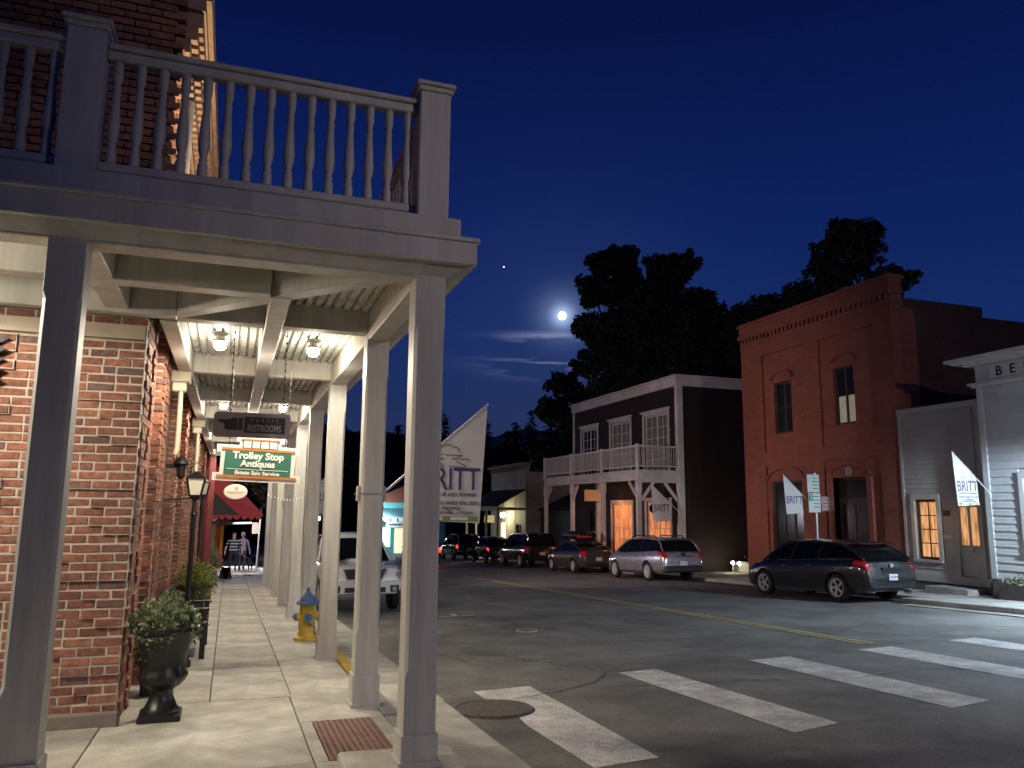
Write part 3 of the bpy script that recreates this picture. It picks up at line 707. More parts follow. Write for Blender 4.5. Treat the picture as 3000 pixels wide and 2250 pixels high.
# ------------------------------------------------------------------ festival banners
cloth = M('banner_cloth', (.66, .64, .60), .8, var=.03, bump=.1)
purple = M('banner_purple', (.055, .04, .17), .7, var=0); olive = M('banner_olive', (.22, .26, .06), .7, var=0); ink = M('banner_ink', (.09, .09, .10), .7, var=0); tan = M('banner_tan', (.28, .25, .18), .7, var=0)
def banner(name, label, O, out, up=(0, 0, 1), scale=1.0, wall=True, detail=True, tilt=0.0):
    # O: foot of the pole on its post, out: horizontal direction the pole leans, banner hangs below the pole
    out = Vector(out).normalized(); Z = Vector((0, 0, 1)); n = out.cross(Z)
    t = thing(name, label, 'banner', O, group='festival banners')
    O = Vector(O); S = scale
    def P(a, b_, c=0): return O + out*(a*S) + Z*(b_*S + a*S*tilt) + n*(c*S)
    th = .006
    # outline in pole frame: a out, b up
    tip, foot = (1.09, .95), (.40, .345)
    q = [foot, tip, (1.02, -.30), (.36, -.27)]
    nx, nz = 14, 18; mb = MB(); vs = []; fs = []
    for j in range(nz+1):
        v = j/nz
        for i in range(nx+1):
            u = i/nx
            a = (q[0][0]*(1-u)+q[1][0]*u)*(1-v)+(q[3][0]*(1-u)+q[2][0]*u)*v; b_ = (q[0][1]*(1-u)+q[1][1]*u)*(1-v)+(q[3][1]*(1-u)+q[2][1]*u)*v
            vs.append(P(a, b_, .004*math.sin(u*4+1)*v))
    m_ = (nx+1)*(nz+1); vs += [v_-n*.003 for v_ in vs]
    for j in range(nz):
        for i in range(nx): k = j*(nx+1)+i; fs += [(k, k+1, k+nx+2, k+nx+1), (m_+k, m_+k+nx+1, m_+k+nx+2, m_+k+1)]
    mb.add(vs, fs); cl_ = obj('cloth', mb, cloth, t, smooth=True)
    mb = MB(); mb.tube([P(0, 0), P(1.10, .96)], .013*S, 8); obj('pole', mb, M('pole_white', (.55, .55, .52), .4), t, smooth=True)
    face = -n if n.y > 0 or abs(n.y) < .1 else n
    if n.y > 0: off, right = -.016, out
    else: off, right = .016, out
    def flat(cx, cz, side):                               # text plane, readable from the camera side
        r = out if side > 0 else -out
        return facing(P(cx, cz, 0) + (n*(-.018 if side > 0 else .018))*1.0, r, Z)
    side = 1 if out.cross(Z).y < 0 else -1
    # readable side: normal of the text plane must look towards the camera (negative y)
    r = out if out.x > 0 else -out
    def T(cx, cz): return facing(P(cx, cz, 0) + r.cross(Z)*.009, r, Z)
    cx = .70
    lettering('BRITT', .335*S, purple, cl_, T(cx, .145), depth=.001, sx=.72, bold=.001)
    if detail:
        mb = MB()
        tree = [[(-.16, .46), (-.13, .49), (-.06, .53), (.0, .555), (.045, .525), (.1, .515), (.115, .465)], [(-.03, .44), (.15, .44), (.085, .415)], [(-.05, .455), (-.21, .40), (-.2, .385), (-.06, .405)],
                [(.03, .40), (.225, .40), (.21, .375)], [(-.06, .40), (-.25, .34)], [(-.07, .355), (-.26, .305)], [(.085, .375), (.185, .33), (.16, .315), (.0, .325)], [(-.05, .335), (-.11, .315), (-.09, .3), (-.05, .315)]]
        for ln in tree:
            for a, b_ in zip(ln[:-1], ln[1:]):
                pa, pb = P(cx-.03+a[0]*(1 if r == out else -1), a[1]-.035), P(cx-.03+b_[0]*(1 if r == out else -1), b_[1]-.035)
                mb.obox(pa+r.cross(Z)*.008, pb+r.cross(Z)*.008, .011*S, .002, r.cross(Z))
        obj('tree_emblem', mb, tan, cl_)
        lettering('music & arts festival', .07*S, ink, cl_, T(cx, .0), depth=.001, shear=.3, sx=.95)
        lettering('Concerts under the stars', .072*S, ink, cl_, T(cx, -.085), depth=.001, sx=.85)
        lettering('- in historic -', .068*S, ink, cl_, T(cx-.03, -.14), depth=.001, shear=.35)
        lettering('Jacksonville, Oregon', .060*S, M('banner_grey', (.2, .19, .18), .7, var=0), cl_, T(cx, -.185), depth=.001, sx=1.0)
        mb = MB(); y0 = -.225; pr = [(-.30, y0), (.30, y0), (.28, y0-.025), (.30, y0-.05), (-.30, y0-.05), (-.28, y0-.025)]
        mb.add([P(cx+a, b_)+r.cross(Z)*.008 for a, b_ in pr], [tuple(range(6))]); obj('ribbon', mb, olive, cl_)
        mb = MB(); mb.add([P(cx+a, b_)+r.cross(Z)*.0095 for a, b_ in ((.0, y0-.007), (.19, y0-.007), (.19, y0-.043), (.0, y0-.043))], [(0, 1, 2, 3)]); mb.add([P(cx+a, b_)+r.cross(Z)*.0095 for a, b_ in ((-.25, y0-.007), (-.08, y0-.007), (-.08, y0-.043), (-.25, y0-.043))], [(0, 1, 2, 3)])
        obj('ribbon_panel', mb, cloth, cl_)
    return t, P
def clamp(t, x, y, z):
    for sx in (-1, 1):
        mb = MB(); mb.box(x+sx*.112, x+sx*.145, y-.05, y+.05, z-.075, z+.075) if sx > 0 else mb.box(x-.145, x-.112, y-.05, y+.05, z-.075, z+.075); obj('clamp_plate', mb, PW, t, bevel=.008)
    for sy in (-1, 1):
        mb = MB(); mb.obox((x-.15, y+sy*.119, z), (x+.15, y+sy*.119, z), .006, .012); obj('clamp_bolt', mb, lampm, t)
bt, P = banner('flag_banner', 'white festival banner with purple lettering behind the corner post', (PX+.145, 8.0, 1.76), (1, 0, 0))
clamp(bt, PX+.02, 8.0, 1.75)
bt, P = banner('flag_banner', 'white festival banner seen between the third and fourth porch posts', (PX+.145, 19.95, 1.72), (1, 0, 0))
clamp(bt, PX+.02, 19.95, 1.70)

# ------------------------------------------------------------------ things along the brick wall
soilm = M('potting_soil', (.03, .022, .015), .95, bump=.5)
def leafy(name, parent, c, rx, ry, rz, n, size, mats, seed=0, up=.35, kind=None):
    rnd = random.Random(seed); mb = MB()
    for i in range(n):
        while True:
            p = Vector((rnd.uniform(-1, 1), rnd.uniform(-1, 1), rnd.uniform(-.3, 1)))
            if p.length < 1: break
        p = p.normalized()*(rnd.random()**.4)
        nz_ = noise.noise(Vector((p.x*2.2+seed, p.y*2.2, p.z*2.2)))*.38+1
        q = Vector((c[0]+p.x*rx*nz_, c[1]+p.y*ry*nz_, c[2]+p.z*rz*nz_))
        d_ = (p*.8+Vector((rnd.uniform(-1, 1), rnd.uniform(-1, 1), rnd.uniform(-.4, 1)+up))).normalized()
        s_ = d_.cross(Vector((rnd.uniform(-1, 1), rnd.uniform(-1, 1), rnd.uniform(-1, 1)))).normalized()
        l = size*rnd.uniform(.6, 1.3); w_ = l*.32; nn = d_.cross(s_)*w_*.3
        mb.add([q, q+d_*l*.5+s_*w_+nn, q+d_*l, q+d_*l*.5-s_*w_+nn], [(0, 1, 2), (0, 2, 3)], rnd.randrange(len(mats)))
    o = bpy.data.objects.new(name, None) if False else obj(name, mb, mats, parent); return o
leafG = [M('leaf_grey_green', (.24, .29, .17), .6, var=.3, scale=20), M('leaf_olive', (.34, .37, .21), .6, var=.3, scale=20), M('leaf_deep', (.11, .16, .07), .6, var=.3, scale=20)]
leafY = [M('leaf_yellow', (.33, .32, .05), .6, var=.3, scale=20), M('leaf_lime', (.21, .27, .05), .6, var=.3, scale=20), M('leaf_mid', (.10, .15, .04), .6, var=.3, scale=20)]
urnm = M('urn_black', (.012, .0125, .012), .36, var=.2, scale=10, bump=.06)
def urn(name, label, x, y, h, r, leaves, seed, plant_h=.28):
    z0 = gz(y); t = thing(name, label, 'planter', (x, y, z0), group='black urn planters'); s = h/.82
    mb = MB(); b_ = r*.62; mb.box(x-b_, x+b_, y-b_, y+b_, z0, z0+.06*s); obj('plinth', mb, urnm, t, bevel=.012)
    pr = [(.60*r, .06*s), (.60*r, .085*s), (.47*r, .11*s), (.34*r, .20*s), (.32*r, .25*s), (.36*r, .275*s), (.50*r, .295*s), (.62*r, .33*s), (.72*r, .38*s), (.72*r, .40*s), (.66*r, .43*s), (.66*r, .52*s), (.74*r, .64*s), (.88*r, .75*s), (.97*r, .785*s), (1.0*r, .795*s), (1.0*r, .82*s), (.92*r, .82*s), (.88*r, .77*s), (0, .765*s)]
    # gadrooned lower bowl
    seg = 48; mb = MB(); vs = []; n = len(pr)
    for i in range(seg):
        a = 2*PI*i/seg
        for r_, z in pr:
            k = 1 + (.05*abs(math.sin(a*8)) if .27*s < z < .42*s else (.035*abs(math.sin(a*8)) if z < .24*s and r_ > 0 and z > .09*s else 0))
            vs.append((x+r_*k*math.cos(a), y+r_*k*math.sin(a), z0+z))
    mb.add(vs, [(i*n+k, ((i+1) % seg)*n+k, ((i+1) % seg)*n+k+1, i*n+k+1) for i in range(seg) for k in range(n-1)])
    obj('bowl', mb, urnm, t, smooth=45)
    mb = MB(); 
    for i in range(28): a = 2*PI*i/28; mb.lathe([(0, -.014), (.012, -.008), (.014, 0), (.012, .008), (0, .014)], 6, (x+r*1.0*math.cos(a), y+r*1.0*math.sin(a), z0+.795*s))
    o = obj('rim_beading', mb, urnm, t); o['kind'] = 'stuff'
    mb = MB(); mb.lathe([(.9*r, .755*s), (0, .79*s)], 20, (x, y, z0)); obj('soil', mb, soilm, t)
    leafy('plant', t, (x, y, z0+.80*s), r*1.02, r*1.02, plant_h, 2600, .046, leaves, seed)
    return t
urn('urn_planter', 'black fluted urn with grey green plants at the brick corner', -.475, 8.04, .80, .285, leafG, 1)
urn('urn_planter', 'black urn with a yellow green shrub past the bench', -.50, 14.6, .80, .30, leafY, 2, .40)
for i, (x, y, lv, lab, h) in enumerate(((-.62, 9.35, leafY, 'low square pot of yellow green plants behind the corner urn', .42), (-.45, 22.0, leafG, 'tub of shaggy green plants by the red column', .45), (-.5, 31.0, leafG, 'tall bushy potted plant in front of the red shop', .6))):
    z0 = gz(y); t = thing('plant_pot', lab, 'planter', (x, y, z0))
    mb = MB(); mb.prism([(-.13, 0), (.13, 0), (.16, h), (-.16, h)], 'y', -.15, .15); mb.v = [(a+x, b_+y, c+z0) for a, b_, c in mb.v]; obj('pot', mb, [urnm, M('terracotta', (.10, .05, .035), .8), urnm][i], t, bevel=.01)
    leafy('plant', t, (x, y, z0+h), .2+.06*i, .2+.06*i, .25+.2*i, 900, .07, lv, 20+i)
# bench
bz = gz(12.4); bn = thing('bench', 'black wooden bench against the brick wall between the urns', 'bench', (-.5, 12.4, bz), rx=-SL)
bw = M('bench_black', (.014, .014, .014), .4, var=.2)
for y in (-.72, .72):
    for nm, bx in (('leg', (.23, .30, y-.035, y+.035, 0, .62)), ('leg', (-.26, -.19, y-.035, y+.035, 0, .84)), ('armrest', (-.24, .33, y-.045, y+.045, .62, .655)), ('side_rail', (-.2, .25, y-.02, y+.02, .34, .40))):
        obj(nm, MB().box(*bx), bw, bn, bevel=.006, local=True)
for i in range(5): obj('seat_slat', MB().box(-.20+i*.1, -.11+i*.1, -.74, .74, .41, .435), bw, bn, bevel=.005, local=True)
for i in range(4): obj('back_slat', MB().box(-.26, -.235, -.74, .74, .50+i*.095, .58+i*.095), bw, bn, bevel=.005, local=True)
# lantern posts
frost = M('frosted_glass', (.62, .60, .50), .5, var=.05, emit=(1, .88, .6), es=.12)
def lantern(x, y, h, label, s=1.0):
    z0 = gz(y); t = thing('lamp_post', label, 'lamp post', (x, y, z0), group='black lantern posts')
    mb = MB(); mb.lathe([(.09, 0), (.09, .06), (.06, .1), (.05, .35), (.032, .4), (.03, h-.25), (.045, h-.24), (.03, h-.2), (.025, h-.05), (.06, h-.03), (.075, h)], 12, (x, y, z0)); obj('pole', mb, blackm, t, smooth=True)
    zb = z0+h
    def fr(z, r): return [(x+r*a*s, y+r*b_*s, zb+z*s) for a, b_ in ((-1, -1), (1, -1), (1, 1), (-1, 1))]
    mb = MB(); mb.add(fr(.01, .075)+fr(.27, .125), [(3, 2, 1, 0), (4, 5, 6, 7), (0, 1, 5, 4), (1, 2, 6, 5), (2, 3, 7, 6), (3, 0, 4, 7)]); obj('pane', mb, frost, t)
    mb = MB(); A, B = fr(.0, .082), fr(.28, .135)
    for k in range(4):
        mb.obox(A[k], B[k], .016, .016); mb.obox(A[k], A[(k+1) % 4], .02, .02); mb.obox(B[k], B[(k+1) % 4], .02, .02)
    obj('frame', mb, blackm, t)
    mb = MB(); mb.add(fr(.28, .15)+fr(.37, .05)+fr(.39, .05), [(3, 2, 1, 0), (0, 1, 5, 4), (1, 2, 6, 5), (2, 3, 7, 6), (3, 0, 4, 7), (4, 5, 9, 8), (5, 6, 10, 9), (6, 7, 11, 10), (7, 4, 8, 11), (8, 9, 10, 11)]); obj('cap', mb, blackm, t)
    mb = MB(); mb.tube([(x-.09*s, y, zb+.36*s), (x-.085*s, y, zb+.46*s), (x, y, zb+.54*s), (x+.085*s, y, zb+.46*s), (x+.09*s, y, zb+.36*s)], .008, 6); obj('handle', mb, blackm, t)
    return t
lt = lantern(-.43, 11.05, 2.12, 'black lantern post with frosted panes beside the brick wall', s=.8)
mb = MB(); mb.tube([(WX+.03, 11.05, 1.69), (-.45, 11.05, 1.72)], .012, 6); mb.tube([(WX+.05, 11.05, 1.60), (WX+.12, 11.05, 1.58), (WX+.18, 11.05, 1.63), (WX+.16, 11.05, 1.69)], .008, 6); obj('wall_arm', mb, blackm, lt)
lantern(-.48, 15.6, 2.35, 'second black lantern post further along the brick wall', s=.8)
# hydrant
hy, hx = 13.2, 1.26; hz = gz(hy)
ht = thing('fire_hydrant', 'yellow fire hydrant with blue bonnet and caps at the kerb', 'hydrant', (hx, hy, hz))
yel = M('hydrant_yellow', (.55, .36, .03), .5, var=.2, scale=12, stain=.3, bump=.1); blu = M('hydrant_blue', (.06, .13, .28), .5, var=.2, scale=12, bump=.1)
mb = MB(); mb.lathe([(.195, 0), (.20, .02), (.195, .05), (.135, .06), (.12, .09), (.118, .52), (.125, .545)], 20, (hx, hy, hz)); obj('barrel', mb, yel, ht, smooth=True)
mb = MB(); mb.lathe([(.125, .545), (.175, .55), (.178, .575), (.13, .585), (.115, .64), (.09, .68), (.05, .71), (.045, .73), (.03, .735), (.028, .80), (.0, .80)], 20, (hx, hy, hz)); obj('bonnet', mb, blu, ht, smooth=True)
mb = MB(); mb.lathe([(.14, 0), (.16, .02), (.16, .05)], 20, (hx, hy, hz)); obj('base_flange', mb, yel, ht, smooth=True)
for ax, sg in (('y', -1), ('x', 1), ('x', -1)):
    mb = MB(); r_ = .055 if ax == 'x' else .062
    pr = [(r_, .08*sg), (r_, .14*sg), (r_+.012, .145*sg), (r_+.012, .165*sg)]
    zc = hz+.36; mb.lathe(pr, 12, (hx, hy, zc), ax=ax); obj('nozzle', mb, yel, ht, smooth=True)
    mb = MB(); mb.lathe([(r_+.004, .15*sg), (r_+.004, .195*sg), (.03, .20*sg), (.02, .225*sg), (0, .225*sg)], 10, (hx, hy, zc), ax=ax); obj('nozzle_cap', mb, blu, ht, smooth=True)
for k in range(8):
    a = 2*PI*k/8; mb = MB(); mb.lathe([(.014, .575), (.014, .595)], 6, (hx+.155*math.cos(a), hy+.155*math.sin(a), hz)); obj('bolt', mb, blu, ht)
mb = MB(); mb.tube([(hx+.15, hy-.05, hz+.33), (hx+.17, hy-.1, hz+.24), (hx+.1, hy-.13, hz+.2), (hx+.02, hy-.14, hz+.27)], .006, 5); obj('chain', mb, blackm, ht)
# ------------------------------------------------------------------ far side of the street
FX = 19.5
def wall_cells(mb, X, y0, y1, z0, z1, holes, th=.3, mi=0, sgn=1):   # wall facing -x with openings (ya, yb, za, zb)
    ysn = sorted({y0, y1, *[h[i] for h in holes for i in (0, 1)]}); zsn = sorted({z0, z1, *[h[i] for h in holes for i in (2, 3)]})
    for a, b_ in zip(ysn[:-1], ysn[1:]):
        for c, d_ in zip(zsn[:-1], zsn[1:]):
            ym, zm = (a+b_)/2, (c+d_)/2
            if any(h[0] < ym < h[1] and h[2] < zm < h[3] for h in holes): continue
            mb.box(X, X+th, a, b_, c, d_, mi)
glass = M('window_glass', (.02, .02, .02), .12, var=0, spec=.25)
glass_dim = M('window_curtain_dim', (.09, .085, .075), .4, var=.4, scale=5, emit=(.9, .8, .62), es=.012)
def lit(name, col, es, sc_=6):
    mt = M(name, (.3, .2, .1), .6, var=.35, scale=sc_)
    t = mt.node_tree; bs = t.nodes['Principled BSDF']; tcn = t.nodes.new('ShaderNodeTexCoord'); mp_ = t.nodes.new('ShaderNodeMapping'); mp_.inputs['Scale'].default_value = (3, 9, 1.2)
    t.links.new(tcn.outputs['Object'], mp_.inputs[0]); n = t.nodes.new('ShaderNodeTexNoise'); n.inputs['Scale'].default_value = 1.6; n.inputs['Detail'].default_value = 5; t.links.new(mp_.outputs[0], n.inputs['Vector'])
    cr_ = t.nodes.new('ShaderNodeValToRGB'); t.links.new(n.outputs['Fac'], cr_.inputs[0]); e = cr_.color_ramp.elements
    e[0].position, e[0].color = .3, (col[0]*.18, col[1]*.12, col[2]*.1, 1); e[1].position, e[1].color = .72, (col[0]*1.3, col[1]*1.5, col[2]*2.2, 1); x = e.new(.5); x.color = (*col, 1)
    t.links.new(cr_.outputs[0], bs.inputs['Emission Color']); bs.inputs['Emission Strength'].default_value = es
    return mt
lit_orange = lit('lit_window_orange', (1, .28, .08), .6); lit_amber = lit('lit_window_amber', (1, .47, .17), .55)
def window(par, X, ya, yb, za, zb, nx, nz, frame, pane, name='window', fw=.07, trim=None, rec=.10, ped=0, mid=False):
    w_ = obj(name, (lambda m_: m_)(MB().box(X+rec-.02, X+rec+.05, ya, ya+fw, za, zb).box(X+rec-.02, X+rec+.05, yb-fw, yb, za, zb).box(X+rec-.02, X+rec+.05, ya+fw, yb-fw, zb-fw, zb).box(X+rec-.02, X+rec+.05, ya+fw, yb-fw, za, za+fw)), frame, par)
    ia, ib, ja, jb = ya+fw, yb-fw, za+fw, zb-fw
    for i in range(nx):
        for j in range(nz):
            a, b_ = ia+(ib-ia)*i/nx, ia+(ib-ia)*(i+1)/nx; c, d_ = ja+(jb-ja)*j/nz, ja+(jb-ja)*(j+1)/nz
            obj('pane', MB().box(X+rec+.02, X+rec+.03, a+.012, b_-.012, c+.012, d_-.012), pane, w_)
    mb = MB()
    for i in range(1, nx): a = ia+(ib-ia)*i/nx; th = .05 if (mid and i == nx//2) else .014; mb.box(X+rec-.005, X+rec+.035, a-th, a+th, ja, jb)
    for j in range(1, nz): c = ja+(jb-ja)*j/nz; mb.box(X+rec-.003, X+rec+.033, ia, ib, c-.014, c+.014)
    if nx > 1 or nz > 1: obj('muntins', mb, frame, w_)
    if trim:
        mb = MB(); tw = .13; mb.box(X-.035, X+.02, ya-tw, ya, za, zb); mb.box(X-.035, X+.02, yb, yb+tw, za, zb); mb.box(X-.037, X+.02, ya-tw, yb+tw, zb, zb+.16)
        if ped: mb.box(X-.12, X+.02, ya-tw-.08, yb+tw+.08, zb+.16, zb+.24)
        mb.box(X-.07, X+.02, ya-tw, yb+tw, za-.07, za); obj('trim', mb, trim, w_)
    return w_
# --- red brick hall
redp = M('red_painted_brick', (.285, .088, .055), .8, var=.10, scale=3, bump=.25, stain=.18)
add_courses(redp, 1)
rb = thing('red_hall', 'tall rust red two storey brick hall with recessed panels and dark windows', 'building', (FX, 23, gz(23)))
Y0, Y1, ZT = 19.05, 26.93, 9.22
holes = [(24.03, 25.03, 4.57, 6.55), (20.86, 21.82, 4.60, 6.60), (23.7, 25.42, .10, 2.78), (20.48, 22.1, -1.0, 2.80)]
mb = MB(); wall_cells(mb, FX+.08, Y0, Y1, -1.4, 8.2, holes, .35)
# pilasters and bands around two recessed panels
for a, b_ in ((Y0, 19.85), (22.42, 23.15), (25.62, Y1)): mb.box(FX, FX+.079, a, b_, -1.3, 8.2)
for a, b_ in ((19.85, 22.42), (23.15, 25.62)): mb.box(FX+.002, FX+.079, a, b_, 7.72, 8.2)
for a, b_ in ((19.85, 22.42), (23.15, 25.62)): mb.box(FX+.002, FX+.079, a, b_, 3.42, 3.9)
obj('front_wall', mb, redp, rb)
mb = MB(); mb.box(FX-.02, FX+.5, Y0-.02, Y1+.02, 8.2, 8.42); mb.box(FX-.09, FX+.5, Y0-.08, Y1+.08, 8.60, 8.74); mb.box(FX-.03, FX+.5, Y0-.03, Y1+.03, 8.74, 9.1); mb.box(FX-.1, FX+.55, Y0-.1, Y1+.1, 9.1, ZT)
n = 34
for i in range(n): a = Y0+(Y1-Y0)*(i+.2)/n; mb.box(FX-.05, FX+.3, a, a+.13, 8.42, 8.60)
mb.box(FX+.05, FX+.5, Y0, Y1, 8.42, 8.60); obj('cornice', mb, redp, rb)
for ya, yb, z in ((20.35, 22.2, 2.85), (23.55, 25.55, 2.85), (20.7, 21.98, 6.68), (23.9, 25.15, 6.65)):
    mb = MB(); yc, r = (ya+yb)/2, (yb-ya)/2; N = 12; rise = .42 if z < 4 else .30
    for i in range(N):
        a0, a1 = PI*i/N, PI*(i+1)/N
        mb.obox((FX+.05, yc-r*math.cos(a0), z+rise*math.sin(a0)), (FX+.05, yc-r*math.cos(a1), z+rise*math.sin(a1)), .10, .14, (1, 0, 0))
    obj('arch', mb, redp, rb)
sash = M('dark_sash', (.035, .028, .025), .6)
window(rb, FX+.1, 24.03, 25.03, 4.57, 6.55, 2, 2, sash, glass, mid=True); w2 = window(rb, FX+.1, 20.86, 21.82, 4.60, 6.60, 2, 2, sash, glass, mid=True)
window(rb, FX+.1, 23.7, 25.42, .10, 2.78, 3, 2, sash, glass, mid=True)
mb = MB(); mb.box(FX+.26, FX+.28, 20.95, 21.75, 4.7, 5.45); mb.box(FX+.26, FX+.28, 24.1, 24.5, 5.9, 6.5); mb.box(FX+.26, FX+.28, 24.1, 24.28, 4.65, 5.0); mb.box(FX+.26, FX+.28, 23.85, 25.3, .3, 1.2); obj('curtain', mb, M('lace_curtain', (.4, .38, .34), .8, var=.3, scale=6, emit=(1, .85, .6), es=.10), rb)
for o in bpy.data.objects:
    if o.parent in (w2,) and o.name.startswith('pane') and min(v.co.z for v in o.data.vertices) + gz(23) < 5: o.data.materials[0] = MAT['lace_curtain']
dr = obj('door', MB().box(FX+.3, FX+.36, 20.5, 22.08, -1.0, 2.1), M('door_dark', (.03, .022, .018), .5), rb)
for a, b_ in ((20.6, 21.22), (21.36, 21.98)): obj('pane', MB().box(FX+.28, FX+.30, a, b_, -.1, 1.9), glass, dr)
obj('transom', MB().box(FX+.29, FX+.33, 20.55, 22.03, 2.16, 2.72), glass, dr)
obj('door_jamb', MB().box(FX-.02, FX+.3, 22.1, 22.32, -1.0, 2.8).box(FX-.02, FX+.3, 20.28, 20.48, -1.0, 2.8), redp, rb)
mb = MB(); mb.lathe([(.16, 0), (.18, .03), (.14, .04), (.13, .03), (0, .03)], 20, (FX+.06, 21.3, 3.0), ax='x'); mb.v = [(2*(FX+.06)-x, y, z) for x, y, z in mb.v]; obj('round_plaque', mb, M('plaque_stone', (.26, .2, .18), .7), rb)
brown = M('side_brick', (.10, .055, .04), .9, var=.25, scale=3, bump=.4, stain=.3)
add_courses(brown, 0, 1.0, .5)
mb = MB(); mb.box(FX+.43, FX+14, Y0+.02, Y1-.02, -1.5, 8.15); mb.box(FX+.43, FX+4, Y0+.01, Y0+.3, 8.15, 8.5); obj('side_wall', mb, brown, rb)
obj('corner_strip', MB().box(FX+.44, FX+1.0, Y0-.012, Y0+.02, -1.4, 8.15), redp, rb)
# --- low cream clapboard house and the white bank beside it
clap = M('cream_clapboard', (.46, .43, .37), .65, var=.06, scale=4, stain=.12); clapW = M('white_clapboard', (.62, .62, .60), .6, var=.05, scale=4, stain=.10); trimw = M('white_trim', (.64, .63, .60), .55, var=.04)
def boards(par, X, y0, y1, z0, z1, pitch, holes, m_, name='board'):
    z = z0
    while z < z1-.01:
        zt = min(z+pitch, z1); segs = [(y0, y1)]
        for h in holes:
            if h[2] < (z+zt)/2 < h[3]:
                ns = []
                for a, b_ in segs:
                    if h[1] <= a or h[0] >= b_: ns.append((a, b_)); continue
                    if h[0] > a: ns.append((a, h[0]))
                    if h[1] < b_: ns.append((h[1], b_))
                segs = ns
        for a, b_ in segs:
            mb = MB(); mb.add([(X-.046, a, z), (X-.046, b_, z), (X-.006, b_, zt+.012), (X-.006, a, zt+.012), (X+.02, a, z), (X+.02, b_, z), (X+.02, b_, zt+.012), (X+.02, a, zt+.012)], [(0, 1, 2, 3), (7, 6, 5, 4), (0, 4, 5, 1), (1, 5, 6, 2), (2, 6, 7, 3), (3, 7, 4, 0)])
            obj(name, mb, m_, par)
        z = zt
ch = thing('clapboard_house', 'low cream clapboard house front with amber lit window and door', 'building', (FX, 17.6, gz(17.6)))
hw = [(17.78, 18.56, .28, 2.03), (16.44, 17.12, -.18, 1.92)]
mb = MB(); wall_cells(mb, FX+.02, 16.22, 19.03, -.35, 4.72, hw, .2); mb.box(FX+.22, FX+9, 16.22, 19.03, -.9, 4.6); obj('wall', mb, clap, ch)
boards(ch, FX, 16.42, 18.92, -.12, 4.62, .145, [(17.63, 18.71, .18, 2.20), (16.30, 17.28, -.3, 2.08)], clap)
obj('foundation', MB().box(FX-.01, FX+.3, 16.2, 19.03, -1.0, -.35), M('foundation_grey', (.12, .11, .10), .9, bump=.3), ch)
for nm, bx in (('corner_board', (FX-.05, FX+.1, 18.92, 19.03, -.35, 4.72)), ('eave_board', (FX-.07, FX+.1, 16.2, 19.04, 4.63, 4.79)), ('base_board', (FX-.055, FX+.02, 16.22, 18.92, -.35, -.12))): obj(nm, MB().box(*bx), clap, ch, bevel=.01)
window(ch, FX-.06, 17.78, 18.56, .28, 2.03, 2, 4, sash, lit_amber, trim=clap)
lamp('room_light', ch, 'POINT', (FX-.45, 18.1, 1.4), 4, (1, .5, .18), .2)
d_ = obj('door', MB().box(FX+.02, FX+.07, 16.44, 17.12, -.18, 1.92), clap, ch)
for a, b_ in ((16.52, 16.72), (16.84, 17.04)): obj('door_glass', MB().box(FX+.0, FX+.02, a, b_, .75, 1.80), lit_amber, d_)
mb = MB(); mb.lathe([(.0, -.05), (.035, -.03), (.04, 0), (.02, .04), (0, .045)], 10, (FX-.04, 16.66, .62)); obj('door_knob', mb, M('brass', (.5, .35, .1), .25, metal=1), d_)
obj('door_casing', MB().box(FX-.05, FX+.02, 17.12, 17.27, -.2, 2.06).box(FX-.05, FX+.02, 16.31, 16.44, -.2, 2.06).box(FX-.052, FX+.02, 16.44, 17.12, 1.92, 2.06), clap, ch)
obj('mail_slot', MB().box(FX-.06, FX-.03, 17.38, 17.58, 1.55, 1.7), sash, ch)
obj('wall_sign', MB().box(FX-.06, FX-.03, 17.36, 17.62, .92, 1.02), trimw, ch)
t = thing('doorstep', 'pale stone doorstep in front of the amber lit door', 'step', (FX-.5, 17, gz(17)))
obj('step_stone', MB().box(FX-.75, FX-.06, 16.35, 17.75, gz(17)-.1, gz(17)+.17), concrete2, t, bevel=.012)
bk = thing('white_bank', 'white clapboard bank front with cornice and black letters', 'building', (FX, 12.6, gz(12.6)))
BX, BY = FX-.5, 15.76
bh = [(13.62, 14.62, .70, 2.53), (11.2, 12.3, .70, 2.53)]
mb = MB(); wall_cells(mb, BX+.02, 8.0, BY, -.35, 5.78, bh, .2); mb.box(BX+.22, FX+9, 8.0, BY, -.9, 5.7); obj('wall', mb, clapW, bk)
boards(bk, BX, 8.0, BY-.17, -.02, 5.0, .2, [(13.45, 14.79, .52, 2.72), (11.0, 12.5, .52, 2.72)], clapW)
for nm, bx in (('corner_board', (BX-.06, BX+.1, BY-.17, BY, -.06, 5.0)), ('frieze', (BX-.04, BX+.1, 8.0, BY, 5.12, 5.60)), ('foundation', (BX-.02, BX+.3, 8.0, BY+.02, -1.0, -.02))): obj(nm, MB().box(*bx), clapW if nm != 'foundation' else MAT['foundation_grey'], bk, bevel=.008)
mb = MB(); mb.box(BX-.12, BX+.2, 8.0, BY+.1, 5.0, 5.06); mb.box(BX-.18, BX+.2, 8.0, BY+.17, 5.06, 5.12); mb.box(BX-.16, BX+.3, 8.0, BY+.25, 5.60, 5.68); mb.box(BX-.3, BX+.4, 8.0, BY+.53, 5.68, 5.74); mb.box(BX-.38, BX+.5, 8.0, BY+.68, 5.74, 5.83); obj('cornice', mb, clapW, bk)
window(bk, BX-.06, 13.62, 14.62, .70, 2.53, 2, 2, trimw, M('lit_window_cool', (.5, .55, .6), .5, emit=(.75, .9, 1), es=.35), trim=trimw); window(bk, BX-.06, 11.2, 12.3, .70, 2.53, 2, 2, trimw, glass, trim=trimw)
